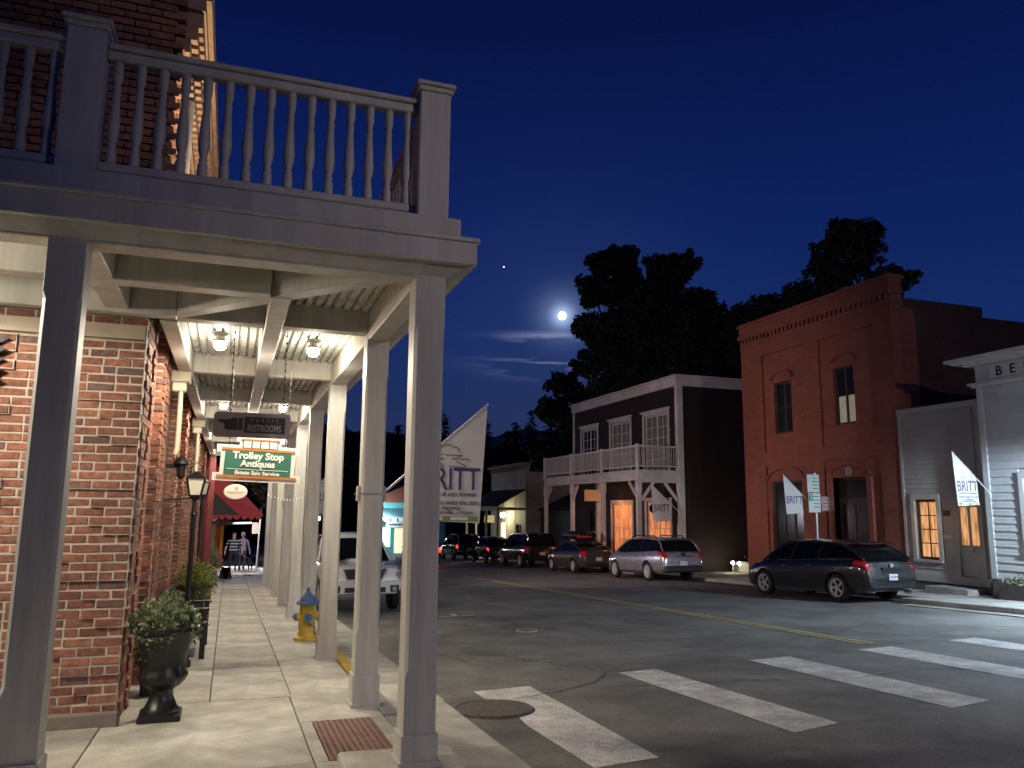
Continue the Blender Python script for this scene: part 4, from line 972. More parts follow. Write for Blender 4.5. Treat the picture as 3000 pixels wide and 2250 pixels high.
obj('sign_board', MB().box(BX-.075, BX-.04, 13.2, 15.3, 5.17, 5.53), M('board_white', (.7, .69, .66), .6), bk, bevel=.006)
blk = M('letter_black', (.01, .01, .01), .6, var=0)
for i, ch_ in enumerate('BEE'): lettering(ch_, .35, blk, bk, facing((BX-.078, 15.02-i*.39, 5.35), (0, -1, 0), (0, 0, 1)), depth=.003, bold=.006)
t = thing('flower_box', 'long low planter of green plants and pink flowers along the white bank', 'planter', (BX-.4, 14, gz(14)))
obj('box', MB().box(BX-.55, BX-.06, 10.8, 15.2, gz(15.6)-.1, -.13), M('planter_wood', (.07, .06, .05), .8), t, bevel=.01)
leafy('plants', t, (BX-.30, 13.0, -.12), .25, 2.2, .22, 2600, .08, leafG, 31)
leafy('flowers', t, (BX-.32, 13.0, -.07), .24, 2.1, .24, 160, .06, [M('petal_pink', (.6, .25, .25), .6), M('petal_white', (.7, .68, .6), .6)], 32)
# --- dark two storey inn with the white balcony
inn = thing('balcony_inn', 'dark brown two storey building with white trim and long white balcony', 'building', (FX, 37.9, gz(37.9)))
brownw = M('dark_siding', (.020, .0085, .0075), .75, var=.12, scale=3, bump=.15)
pinkw = M('inn_white', (.60, .57, .54), .65, var=.08, scale=4, stain=.2)
I0, I1, IT = 31.92, 43.9, 7.96
uh = [(32.75, 35.05, 3.5, 6.30), (36.55, 38.8, 3.5, 6.32), (40.5, 42.6, 3.5, 6.30)]; lh = [(32.7, 34.95, -.5, 2.1), (36.45, 38.7, -.55, 2.02), (40.2, 41.6, -1.4, 1.6)]
mb = MB(); wall_cells(mb, FX, I0, I1, -1.9, IT, uh+lh, .3); mb.box(FX+.3, FX+13, I0, I0+.3, -1.9, IT); mb.box(FX+.3, FX+13, I1-.3, I1, -1.9, IT); mb.box(FX+.3, FX+13, I0+.3, I1-.3, IT-.3, IT-.1); mb.box(FX+.6, FX+.7, I0+.3, I1-.3, -1.9, IT-.3); obj('wall', mb, brownw, inn)
mb = MB()
for i in range(60): mb.box(FX-.012, FX, I0, I1, -1.7+i*.16, -1.7+i*.16+.012) if not any(h[2]-.2 < -1.7+i*.16 < h[3]+.3 for h in uh+lh) else None
obj('siding_lines', mb, brownw, inn)
for nm, bx in (('fascia', (FX-.12, FX+.02, I0-.12, I1+.1, 7.46, 7.90)), ('side_fascia', (FX+.021, FX+13, I0-.12, I0-.001, 7.46, 7.90)), ('crown', (FX-.24, FX+13, I0-.24, I1+.2, 7.90, 7.98)), ('corner_board', (FX-.06, FX+.25, I0-.06, I0+.2, -1.4, 7.46)), ('corner_board', (FX-.06, FX+.1, I1-.18, I1+.02, -1.6, 7.46))): obj(nm, MB().box(*bx), pinkw, inn, bevel=.012)
for i, h in enumerate(uh): window(inn, FX-.06, *h, 4, 5, pinkw, [glass_dim, glass_dim, glass][i], trim=pinkw, ped=1, mid=True, fw=.09)
window(inn, FX-.06, *lh[1], 4, 4, pinkw, lit_orange, trim=pinkw, mid=True, fw=.09); window(inn, FX-.06, *lh[0], 4, 4, pinkw, [lit_orange][0], trim=pinkw, mid=True, fw=.09)
obj('door', MB().box(FX+.1, FX+.15, *lh[2]), M('door_black', (.012, .01, .01), .5), inn)
lamp('shop_light', inn, 'POINT', (FX-.6, 37.5, 1.6), 26, (1, .38, .14), .3)
# balcony and porch
QX = 17.42
mb = MB(); mb.box(QX-.1, FX, I0-.05, 43.4, 3.34, 3.42); obj('balcony_floor', mb, pinkw, inn)
obj('beam', MB().box(QX-.08, QX+.08, I0, 43.35, 3.0, 3.34), pinkw, inn, bevel=.01); obj('side_beam', MB().box(QX+.08, FX-.06, I0-.03, I0+.12, 2.9, 3.34), pinkw, inn, bevel=.01)
obj('edge_board', MB().box(QX-.2, FX, I0-.16, 43.5, 3.42, 3.47), pinkw, inn)
lettering('JACKSONVILLE  INN', .26, M('faded_letter', (.42, .36, .36), .7), inn, facing((QX-.083, 37.8, 3.165), (0, -1, 0), (0, 0, 1)), depth=.002, sx=1.5)
for y in (I0+.1, 35.65, 39.4, 43.2):
    p = obj('post', MB().box(QX-.10, QX+.10, y-.1, y+.1, gz(y), 3.0), pinkw, inn, bevel=.012)
    obj('capital', MB().box(QX-.13, QX+.13, y-.13, y+.13, 2.45, 2.98), pinkw, p, bevel=.03)
for p, q in (((QX, 32.1, 2.2), (QX, 32.9, 2.95)), ((QX, 43.1, 2.2), (QX, 42.4, 2.95)), ((QX+.1, I0+.05, 2.1), (QX+.75, I0+.05, 2.92)), ((FX-.1, I0+.05, 2.1), (FX-.75, I0+.05, 2.92)), ((QX, 39.3, 2.2), (QX, 38.7, 2.95))):
    obj('brace', MB().obox(p, q, .1, .12), pinkw, inn)
obj('inner_post', MB().box(18.9, 19.1, 37.9+1.5, 38.1+1.5, gz(38), 3.3), pinkw, inn, bevel=.01)
pk = MB().box(-.014, .014, -.013, .013, 0, .86).mesh('baluster', pinkw)
oy = gz(37.9)
for i in range(84): inst('baluster', pk, inn, (QX-.08-FX, I0+.2+i*.1335-37.9, 3.68-oy))
for i in range(17): inst('baluster', pk, inn, (QX+.05+i*.118-FX, I0+.02-37.9, 3.68-oy), (0, 0, PI/2))
mb = MB(); mb.box(QX-.13, QX-.03, I0, 43.3, 4.52, 4.60); mb.box(QX-.11, QX-.05, I0, 43.3, 3.62, 3.68); mb.box(QX-.03, FX-.06, I0-.03, I0+.07, 4.52, 4.60); mb.box(QX-.03, FX-.06, I0-.01, I0+.05, 3.62, 3.68); obj('hand_rail', mb, pinkw, inn)
for y in (I0+.04, 35.65, 39.4, 43.25): obj('rail_post', MB().box(QX-.14, QX-.02, y-.06, y+.06, 3.47, 4.66), pinkw, inn)
t = thing('bracket_sign', 'tan board sign hanging under the white balcony', 'sign', (18.0, 38.6, 2.2)); obj('board', MB().box(17.75, 18.75, 38.57, 38.62, 2.12, 2.72), M('sign_tan', (.42, .25, .15), .7, emit=(1, .55, .3), es=.06), t, bevel=.02); obj('hanger', MB().box(17.9, 17.93, 38.58, 38.61, 2.72, 3.0).box(18.55, 18.58, 38.58, 38.61, 2.72, 3.0), blackm, t)
t = thing('dark_awning_sign', 'black oval shop sign hanging at the near end of the white balcony', 'sign', (18.6, 32.3, 1.7)); mb = MB(); mb.lathe([(.0, -.03), (.3, -.03), (.32, 0), (.3, .03), (0, .03)], 24, (0, 0, 0), ax='y'); mb.v = [(18.75+a*1.5, 32.6+b_, 1.75+c*.95) for a, b_, c in mb.v]; obj('board', mb, sblk, t); obj('hanger', MB().box(18.74, 18.76, 32.59, 32.61, 2.0, 3.34), blackm, t)
banner('flag_banner', 'grey festival banner hanging under the balcony beside the black sign', (FX-.12, 31.75, 1.55), (-1, 0, 0), scale=1.35, detail=False)
banner('flag_banner', 'bluish white festival banner on the corner board of the white bank', (BX-.1, 15.56, 2.15), (-1, 0, 0), scale=1.13)
# --- lit cottage shop further on, and the turquoise shop at the bend
cs = thing('cottage_shop', 'small tan false front shop with a lit porch and sloping dark awning', 'building', (FX, 56, gz(56)))
tanw = M('tan_boards', (.42, .36, .24), .7, var=.15, scale=2, stain=.15); darkroof = M('dark_shingle', (.02, .02, .022), .9, var=.3)
mb = MB(); wall_cells(mb, FX, 52.2, 60.0, -2.3, 4.75, [(56.4, 57.6, -2.2, .7), (53.0, 54.2, -1.2, .6)], .3); mb.box(FX+.3, FX+12, 52.2, 60, -2.3, 4.3); obj('wall', mb, tanw, cs)
mb = MB(); mb.box(FX-.3, FX+.3, 52.0, 60.2, 4.75, 4.95)
for i in range(16): mb.box(FX-.2, FX, 52.2+i*.49, 52.4+i*.49, 4.45, 4.75)
obj('cornice', mb, M('cottage_trim', (.30, .20, .14), .8), cs)
mb = MB(); mb.add([(FX, 52.2, 3.1), (FX, 60, 3.1), (FX-2.1, 60, 1.95), (FX-2.1, 52.2, 1.95), (FX, 52.2, 3.0), (FX, 60, 3.0), (FX-2.1, 60, 1.85), (FX-2.1, 52.2, 1.85)], [(0, 1, 2, 3), (7, 6, 5, 4), (0, 3, 7, 4), (1, 5, 6, 2), (3, 2, 6, 7), (0, 4, 5, 1)]); obj('awning', mb, darkroof, cs)
obj('porch_beam', MB().box(FX-2.1, FX-1.95, 52.2, 60, 1.55, 1.85).box(FX-2, FX, 52.2, 52.3, 1.6, 1.8), tanw, cs)
for y in (52.3, 54.9, 57.4, 59.9): obj('post', MB().box(FX-2.08, FX-1.94, y-.07, y+.07, gz(y), 1.6), tanw, cs)
for z in np.arange(-2.2, 4.6, .28): obj('board', MB().box(FX-.02, FX, 54.3, 56.3, z, z+.26), tanw, cs)
obj('lit_doorway', MB().box(FX+.1, FX+.14, 56.4, 57.6, -2.2, .7), M('lit_doorway', (.6, .7, .6), .5, emit=(.8, 1, .85), es=1.4), cs)
obj('window_dark', MB().box(FX+.1, FX+.14, 53, 54.2, -1.2, .6), glass, cs)
obj('shop_sign', MB().box(FX-1.2, FX-.4, 57.9, 57.95, .65, 1.2), tanw, cs)
t = thing('porch_light', 'bright globe light under the awning of the tan cottage shop', 'lamp', (FX-.5, 55.6, 1.2)); mb = MB(); mb.lathe([(0, -.2), (.14, -.15), (.2, 0), (.14, .15), (0, .2)], 14, (FX-.5, 55.6, 1.25)); obj('globe', mb, M('globe_glow', (.9, .9, .7), .3, var=0, emit=(1, .95, .65), es=30), t, smooth=True); mb = MB(); mb.tube([(FX-.5, 55.6, 1.4), (FX-.5, 55.6, 2.8)], .02, 6); obj('stem', mb, blackm, t)
lamp('bulb', t, 'POINT', (FX-.75, 55.6, 1.15), 110, (1, .93, .62), .2)
sh = thing('dark_shed', 'low unlit shed between the cottage shop and the balcony inn', 'building', (FX, 48, gz(48))); obj('wall', MB().box(FX+1, FX+9, 44.6, 51.8, -2.2, 1.6), M('shed_wall', (.03, .035, .035), .8), sh); mb = MB(); mb.prism([(FX+.7, 1.6), (FX+9.3, 1.6), (FX+5, 3.6)], 'y', 44.4, 52); obj('roof', mb, darkroof, sh)
tq = thing('turquoise_shop', 'small turquoise shop with lit awning at the bend of the street', 'building', (15.8, 76, gz(76)))
turq = M('turquoise_paint', (.10, .42, .45), .6, var=.1, scale=2); z0 = gz(76)
mb = MB(); mb.box(12.4, 20, 76, 82, z0-.3, 2.2); obj('wall', mb, turq, tq); obj('roof', MB().prism([(12, 2.2), (20.4, 2.2), (16.2, 4.0)], 'y', 75.6, 82.4), M('roof_red', (.22, .07, .05), .8), tq)
mb = MB(); mb.prism([(76, 1.7), (74.6, .9), (74.6, .75), (76, 1.5)], 'x', 13.0, 16.4); obj('awning', mb, M('awning_blue', (.25, .5, .6), .7), tq)
for i in range(5): obj('awning_scallop', MB().box(13.1+i*.66, 13.6+i*.66, 74.55, 74.6, .45, .78), white, tq)
obj('awning_sign', MB().box(13.9, 15.6, 74.5, 74.55, -.1, .42), white, tq); obj('print_line', MB().box(14.1, 15.4, 74.47, 74.5, .12, .28), M('sign_blue', (.05, .15, .3), .6), tq)
obj('shop_window', MB().box(13.2, 14.6, 75.95, 76.0, z0+.6, -.1), M('shop_glow', (.5, .6, .6), .5, var=.4, scale=3, emit=(.7, .95, 1), es=.9), tq); obj('shop_door', MB().box(15.0, 15.9, 75.95, 76.0, z0, -.2), M('shop_glow2', (.5, .5, .4), .5, var=.4, emit=(1, .9, .6), es=.7), tq)
mb = MB(); mb.lathe([(0, -.3), (.3, 0), (0, .3)], 12, (17.6, 75.9, .6)); obj('round_sign', mb, white, tq)
t = thing('shop_light', 'white lamp beside the turquoise shop awning', 'lamp', (13.0, 74.4, 1.1)); mb = MB(); mb.lathe([(0, -.22), (.2, 0), (0, .22)], 12, (13.0, 74.4, 1.1)); obj('globe', mb, M('cool_glow', (.9, .9, .9), .3, var=0, emit=(.85, .97, 1), es=26), t, smooth=True); obj('arm', MB().box(12.98, 13.02, 74.4, 76, 1.3, 1.34), blackm, t)
lamp('bulb', t, 'POINT', (13.3, 74.0, .9), 420, (.8, .95, 1), .3)
for i, (x, y, z) in enumerate(((5.3, 64, .75), (7.2, 70, .75))):
    t = thing('street_globe', ['pale globe lamp far down the street seen over the white truck, left', 'pale globe lamp far down the street seen over the white truck, right'][i], 'lamp', (x, y, gz(y)), group='far globe lamps'); mb = MB(); mb.lathe([(0, -.2), (.17, -.1), (.2, 0), (.14, .14), (0, .2)], 12, (x, y, z)); obj('globe', mb, MAT['globe_glow'], t, smooth=True); mb = MB(); mb.tube([(x, y, gz(y)), (x, y, z-.2)], .04, 6); obj('pole', mb, blackm, t)
    lamp('bulb', t, 'POINT', (x, y-.3, z), 60, (1, .93, .7), .2)
# --- parking signs on the far pavement
sgx, sgy = 17.45, 20.5; t = thing('sign_post', 'steel post with white green parking signs and a pink notice by the red hall', 'sign', (sgx, sgy, gz(sgy)))
mb = MB(); mb.tube([(sgx, sgy, gz(sgy)), (sgx, sgy, 2.85)], .03, 8); obj('post', mb, lampm, t, smooth=True)
swh = M('sign_sheet', (.62, .66, .62), .45, var=.05); sgr = M('sign_sheet_green', (.02, .22, .12), .5, var=0); spk = M('sign_sheet_pink', (.42, .27, .25), .6, var=.1)
for x0, x1, z0, z1, m_ in ((-.34, .12, 2.25, 2.80, swh), (-.32, .14, 1.62, 2.22, swh), (.17, .62, 1.66, 2.12, spk)):
    o = obj('plate', MB().box(sgx+x0, sgx+x1, sgy-.05, sgy-.035, z0, z1), m_, t, bevel=.004)
    for k in range(4): obj('print_line', MB().box(sgx+x0+.06+(.12 if m_ == swh else 0), sgx+x1-.05, sgy-.054, sgy-.0505, z1-.12-k*.11, z1-.095-k*.11), sgr if m_ == swh else M('notice_ink', (.2, .1, .1), .7), o)
    if z0 < 1.65: 
        obj('number_panel', MB().box(sgx+x0+.02, sgx+x0+.16, sgy-.056, sgy-.051, z1-.24, z1-.03), sgr, o); lettering('2', .2, white, o, facing((sgx+x0+.09, sgy-.058, z1-.135), (1, 0, 0), (0, 0, 1)), depth=.001)
mb = MB(); mb.obox((sgx-.05, sgy, 1.9), (sgx+.6, sgy, 1.9), .02, .03); obj('side_arm', mb, lampm, t)
banner('flag_banner', 'bluish festival banner leaning off the parking sign post', (sgx-.05, sgy+.12, 1.85), (-1, 0, .0), scale=.98, detail=False)
# --- garden spotlights in the alley
for i, (x, y) in enumerate(((21.6, 31.0), (21.3, 30.1))):
    z0 = gz(y); t = thing('garden_spotlight', ['white glowing garden spotlight in the alley nearer the silver wagon', 'white glowing garden spotlight in the alley nearer the red hall'][i], 'spotlight', (x, y, z0), group='alley garden spotlights')
    mb = MB(); mb.tube([(x, y, z0), (x, y, z0+.28)], .02, 6); obj('stake', mb, lampm, t)
    mb = MB(); mb.lathe([(0, -.08), (.055, -.08), (.085, .05), (.08, .055), (0, .04)], 12, (0, 0, 0)); mb.v = [tuple(Vector((x, y, z0+.38))+Matrix.Rotation(-.7, 3, 'Y') @ Vector(v)) for v in mb.v]; obj('head', mb, M('spot_glow', (.9, .88, .8), .3, var=0, emit=(1, .95, .8), es=5), t)
    lamp('bulb', t, 'POINT', (x-.2, y-.15, z0+.42), 16, (1, .92, .68), .06)
t = thing('alley_planter', 'low pale stone planter wall lit by the garden spotlights', 'planter', (22, 30, gz(30))); obj('wall', MB().box(22.0, 22.3, 27.4, 31.6, gz(30)-.2, gz(30)+.4), concrete2, t, bevel=.02); leafy('plants', t, (22.9, 29.6, gz(30)+.35), .7, 1.9, .55, 1800, .14, leafG, 40)
# ------------------------------------------------------------------ vehicles
tyre_m = M('tyre_rubber', (.012, .012, .012), .8, var=.1); rim_m = M('alloy_rim', (.62, .60, .57), .35, var=.05, metal=.25); glass_car = M('car_glass', (.005, .006, .007), .05, var=0, spec=.14)
trim_b = M('black_plastic', (.012, .012, .013), .55, var=.1); red_l = M('tail_lens', (.32, .008, .012), .15, var=0, coat=1, emit=(1, .03, .04), es=.05); red_on = M('tail_lens_on', (.4, .01, .01), .2, var=0, emit=(1, .03, .02), es=3.5); head_l = M('headlamp_lens', (.55, .56, .55), .08, var=.2, scale=30, metal=.6); chrome = M('chrome', (.7, .7, .7), .12, var=0, metal=1); plate_m = M('plate_white', (.62, .64, .66), .5, var=.06)
def wheel_parts():
    ty = MB().lathe([(.22, -.10), (.30, -.105), (.335, -.09), (.35, -.05), (.35, .05), (.335, .09), (.30, .105), (.22, .10), (.22, -.10)], 28, ax='x', caps=False).mesh('tyre', tyre_m, 0, 40)
    def rim(n, wid):
        mb = MB(); mb.lathe([(.19, -.07), (.235, -.085), (.245, -.10), (.23, -.103), (.20, -.085), (.19, -.05), (.19, .06)], 28, ax='x', caps=False)
        for k in range(n):
            a = 2*PI*k/n; c, s = math.cos(a), math.sin(a); c2, s2 = -s, c
            def q(r, w_, x): return (x, r*c+w_*c2, r*s+w_*s2)
            mb.add([q(.03, -wid*.7, -.09), (q(.215, -wid*1.25, -.098)), q(.215, wid*1.25, -.098), q(.03, wid*.7, -.09), q(.03, -wid*.7, -.06), q(.215, -wid*1.25, -.06), q(.215, wid*1.25, -.06), q(.03, wid*.7, -.06)], [(0, 1, 2, 3), (7, 6, 5, 4), (0, 4, 5, 1), (1, 5, 6, 2), (2, 6, 7, 3), (3, 7, 4, 0)])
        mb.lathe([(0, -.098), (.05, -.098), (.06, -.08), (.06, -.04)], 14, ax='x'); return mb
    hub = MB().lathe([(0, -.03), (.19, -.03), (.19, .08)], 20, ax='x')
    return ty, rim(5, .026).mesh('rim', rim_m, 0, 30), rim(10, .014).mesh('rim', rim_m, 0, 30), hub.mesh('brake_disc', trim_b)
TY, RIM5, RIM10, HUB = wheel_parts()
def car(name, label, cat, paint, X, Y, facing_=1, top=(), bottom=None, hw=None, roof=(), wb=2.75, wr=.34, rim=5, tail='off', group='cars parked along the street', zoff=0, yaw=0, wheel_y=None, front=False, hwr=.74, pillars=(.2,), plate=None, mods=None, clad=None):
    t = thing(name, label, cat, (X, Y, gz(Y)+RZ+.02+zoff), yaw if facing_ > 0 else PI, group, rx=-SL*facing_)
    ty_, tz_ = zip(*top); by_, bz_ = zip(*bottom); hy_, hx_ = zip(*hw); ry_, rz_ = zip(*roof)
    Y0_, Y1_ = ty_[0], ty_[-1]
    topf = lambda y: float(np.interp(y, ty_, tz_)); botf = lambda y: float(np.interp(y, by_, bz_)); hwf = lambda y: float(np.interp(y, hy_, hx_)); roofz = lambda y: float(np.interp(y, ry_, rz_))
    def ring(y):
        zb, zt, w_ = botf(y), topf(y), hwf(y); h = zt-zb
        return [(0, zb), (w_*.84, zb), (w_*.955, zb+h*.13), (w_*.995, zb+h*.42), (w_, zb+h*.60), (w_*.985, zb+h*.76), (w_*.955, zb+h*.90), (w_*.90, zt-h*.02), (w_*.72, zt+.006), (0, zt+.03)]
    def S(y, tpar, off=0):                                # point of the shell at station y and ring parameter
        r = ring(y); i = min(int(tpar), len(r)-2); u = tpar-i
        x, z = r[i][0]*(1-u)+r[i+1][0]*u, r[i][1]*(1-u)+r[i+1][1]*u
        return Vector((x, y, z))
    ys_ = sorted(set(list(np.linspace(Y0_, Y1_, 46))+list(ty_)))
    rings = [ring(y) for y in ys_]; n = len(rings[0]); full = []
    mb = MB(); vs = []
    for y, r in zip(ys_, rings):
        row = [(x, y, z) for x, z in r] + [(-x, y, z) for x, z in reversed(r[1:-1])]
        vs += row
    m_ = 2*n-2
    fs = [(i*m_+k, i*m_+(k+1) % m_, (i+1)*m_+(k+1) % m_, (i+1)*m_+k) for i in range(len(ys_)-1) for k in range(m_)]
    fs += [tuple(range(m_)), tuple((len(ys_)-1)*m_+k for k in reversed(range(m_)))]
    mb.add(vs, fs); body = obj('body', mb, paint, t, local=True)
    wy = wheel_y or (-wb/2, wb/2); wmax = max(hx_)
    cut = MB()
    for y in wy:
        for s in (-1, 1): cut.lathe([(wr+.055, wmax-.30), (wr+.055, wmax+.2)] if s > 0 else [(wr+.055, -wmax-.2), (wr+.055, -wmax+.30)], 28, (0, y, wr), ax='x')
    co = obj('cut', cut, trim_b, t, local=True)
    md = body.modifiers.new('b', 'BOOLEAN'); md.operation = 'DIFFERENCE'; md.object = co; md.solver = 'EXACT'
    me = bpy.data.meshes.new_from_object(body.evaluated_get(bpy.context.evaluated_depsgraph_get())); body.modifiers.clear(); body.data = me; bpy.data.objects.remove(co)
    me.materials.clear(); me.materials.append(paint); me.polygons.foreach_set('use_smooth', [True]*len(me.polygons)); me.set_sharp_from_angle(angle=math.radians(32))
    # greenhouse
    gy = np.linspace(ry_[0], ry_[-1], 30); gy = sorted(set(list(gy)+list(ry_)))
    def gring(y):
        zb, zr = topf(y)-.015, roofz(y); wbs = hwf(y)*.93; k = min(1, max(0, (zr-zb)/max(.01, (max(rz_)-zb)))); wr_ = wbs*(1-k)+hwf(y)*hwr*k
        return [(wbs, zb), (wbs*.52+wr_*.48+.012, zb+(zr-zb)*.5), (wr_, zr-.055*k), (wr_*.86, zr-.012*k), (0, zr+.014*k)]
    def GS(y, tp, off=0):
        r = gring(y); i = min(int(tp), 3); u = tp-i; x, z = r[i][0]*(1-u)+r[i+1][0]*u, r[i][1]*(1-u)+r[i+1][1]*u
        return Vector((x, y, z))
    mb = MB(); vs = []
    for y in gy:
        r = gring(y); vs += [(x, y, z) for x, z in r]+[(-x, y, z) for x, z in reversed(r[:-1])]
    fs = [(i*9+k, i*9+k+1, (i+1)*9+k+1, (i+1)*9+k) for i in range(len(gy)-1) for k in range(8)]
    mb.add(vs, fs); obj('glass', mb, glass_car, t, local=True, smooth=35)
    RM = max(rz_)
    ys3 = [y for y in np.linspace(ry_[0], ry_[-1], 60) if roofz(y) > RM-.15]
    mb = MB(); vs = []
    for y in ys3:
        for tp, s in [(2.0, 1), (3, 1), (4, 1), (3, -1), (2.0, -1)]:
            p = GS(y, tp); vs.append((p.x*s*1.003, y, p.z+.010))
    fs = [(i*5+k, i*5+k+1, (i+1)*5+k+1, (i+1)*5+k) for i in range(len(ys3)-1) for k in range(4)]
    mb.add(vs, fs); obj('roof', mb, paint, t, local=True, smooth=40)
    for s in (-1, 1):
        pts = [(GS(y, 2.0).x*s, y, GS(y, 2.0).z) for y in gy]; mb = MB().tube(pts, .032, 6); obj('roof_pillar', mb, paint, t, local=True, smooth=True)
        for py in pillars:
            pts = [(GS(py-.06*k, k*.5).x*s*1.004, py-.05*k, GS(py-.05*k, k*.5).z) for k in range(5)]; mb = MB()
            for a, b_ in zip(pts[:-1], pts[1:]): mb.obox(a, b_, .02, .075, (s, 0, 0))
            obj('door_pillar', mb, trim_b, t, local=True)
        mb = MB().tube([(GS(y, 0).x*s*1.005, y, GS(y, 0).z+.012) for y in gy[2:-2]], .011, 5); obj('window_trim', mb, chrome if name != 'truck' else trim_b, t, local=True)
        p = S(ry_[-1]-.42, 6.3); mb = MB(); mb.lathe([(0, -.1), (.07, -.07), (.09, 0), (.07, .08), (0, .1)], 10, ax='x'); mb.v = [(v[0]*1.0+s*(p.x+.11), v[1]*.7+p.y, v[2]*.85+p.z+.09) for v in mb.v]; obj('mirror', mb, paint, t, local=True, smooth=True)
        for hy_2 in (.0-.15, .85):
            p = S(hy_2-.35, 5.4); mb = MB().obox((s*(p.x+.02), p.y-.09, p.z), (s*(p.x+.02), p.y+.09, p.z), .03, .028); obj('door_handle', mb, chrome, t, local=True, bevel=.006)
        for dy in (-.62+.0, .38):                         # door shut lines
            mb = MB()
            for k in range(12): a, b_ = S(dy, 1.6+k*.4), S(dy, 2.0+k*.4); mb.obox((s*(a.x+.001), a.y, a.z), (s*(b_.x+.001), b_.y, b_.z), .006, .008, (0, 1, 0))
            obj('door_gap', mb, trim_b, t, local=True)
        mb = MB()
        for k in range(14):
            a, b_ = wy[0]+.42+(wy[1]-wy[0]-.84)*k/14, wy[0]+.42+(wy[1]-wy[0]-.84)*(k+1)/14; p, q = S(a, 1.6), S(b_, 1.6); mb.obox((s*(p.x+.012), a, p.z), (s*(q.x+.012), b_, q.z), .04, .09)
        obj('sill_trim', mb, clad or chrome if clad else trim_b, t, local=True)
        # lamps
        def patch(y0, y1, t0, t1, name_, mat_, off=.012, ny_=6, nt_=6):
            mb = MB(); vs = []
            for i in range(ny_+1):
                for j in range(nt_+1):
                    y = y0+(y1-y0)*i/ny_; tp = t0+(t1-t0)*j/nt_; p = S(y, tp); nn = (S(y, min(tp+.2, 9)) - S(y, tp-.2)).cross(S(min(y+.03, Y1_), tp)-S(max(y-.03, Y0_), tp))
                    if nn.length > 0: nn.normalize()
                    if nn.x < 0: nn = -nn
                    p = p+nn*off; vs.append((p.x*s, p.y, p.z))
            mb.add(vs, [(i*(nt_+1)+j, i*(nt_+1)+j+1, (i+1)*(nt_+1)+j+1, (i+1)*(nt_+1)+j) for i in range(ny_) for j in range(nt_)]); return obj(name_, mb, mat_, t, local=True, smooth=True)
        mods_ = mods or {}
        ta = mods_.get('tail', (Y0_+.02, Y0_+.34, 4.5, 7.4)); patch(*ta, 'tail_light', red_on if tail == 'on' else red_l)
        ha = mods_.get('head', (Y1_-.42, Y1_-.03, 5.0, 7.2)); patch(*ha, 'headlight', head_l)
        for y in wy:
            w_ = inst('wheel', HUB, t, (s*(wmax-.115), y, wr), (0, 0, PI if s > 0 else 0)); k = wr/.35; w_.scale = (1, k, k)
            inst('tyre', TY, w_); inst('rim', RIM5 if rim == 5 else RIM10, w_)
    # rear plate and bumper strip
    if plate != 'none':
        zr = topf(Y0_+.03)*.5+botf(Y0_)*.5+.16
        py_ = Y0_-.006; pz = (botf(Y0_)+topf(Y0_))/2+.14
        pl = obj('licence_plate', MB().box(-.155, .155, py_-.014, py_-.004, pz-.078, pz+.078), plate_m, t, local=True, bevel=.004)
    ft = MB().box(-hwf(Y0_+.1)*.86, hwf(Y0_+.1)*.86, Y0_-.02, Y0_+.05, botf(Y0_)-.05, botf(Y0_)+.06); obj('rear_valance', ft, trim_b, t, local=True, bevel=.02)
    return t, S, GS
VEN = dict(top=[(-2.40, .60), (-2.385, .80), (-2.33, 1.00), (-2.12, 1.10), (-1.7, 1.105), (.8, 1.03), (1.35, 1.0), (1.9, .90), (2.25, .76), (2.38, .56)], bottom=[(-2.40, .42), (-2.2, .28), (-1.4, .22), (1.5, .20), (2.2, .24), (2.38, .36)], hw=[(-2.40, .82), (-2.30, .89), (-2.0, .935), (-1.3, .945), (1.2, .945), (1.9, .88), (2.25, .74), (2.38, .58)], roof=[(-2.25, 1.10), (-1.98, 1.30), (-1.62, 1.47), (-1.1, 1.56), (-.3, 1.61), (.3, 1.58), (.72, 1.46), (1.42, 1.0)])
p_ven = M('paint_charcoal', (.030, .031, .034), .25, var=.03, scale=30, metal=.5, coat=1)
v, S, GS = car('crossover_car', 'dark charcoal crossover car parked nearest, in front of the red hall', 'car', p_ven, 15.97, 18.62, 1, yaw=.07, wb=2.775, wr=.36, pillars=(.25, -.75), plate=None, mods=dict(tail=(-2.37, -1.98, 5.5, 7.5)), **VEN)
obj('plate_recess', MB().box(-.36, .36, -2.405, -2.38, .76, .90), p_ven, v, local=True, bevel=.01)
lettering('197 DWN', .085, M('plate_ink', (.03, .04, .10), .6, var=0), v, v.matrix_basis @ facing((0, -2.424, .65), (1, 0, 0), (0, 0, 1)), depth=.001, sx=.8)
mb = MB().obox((-.78, -2.41, .50), (.78, -2.41, .50), .04, .03); obj('bumper_strip', mb, chrome, v, local=True, bevel=.008)
mb = MB().lathe([(0, -.004), (.05, -.004), (.06, 0), (.045, .004), (0, .004)], 16, (0, -2.395, .93), ax='y'); obj('emblem', mb, chrome, v, local=True)
mb = MB().box(-.62, .62, -2.02, -1.80, 1.47, 1.49); mb.v = [(x, y, z+(y+2.02)*.3) for x, y, z in mb.v]; obj('spoiler', mb, p_ven, v, local=True, bevel=.008)
obj('exhaust', MB().lathe([(.035, -2.44), (.045, -2.44), (.045, -2.25)], 12, (.55, 0, .27), ax='y'), chrome, v, local=True)
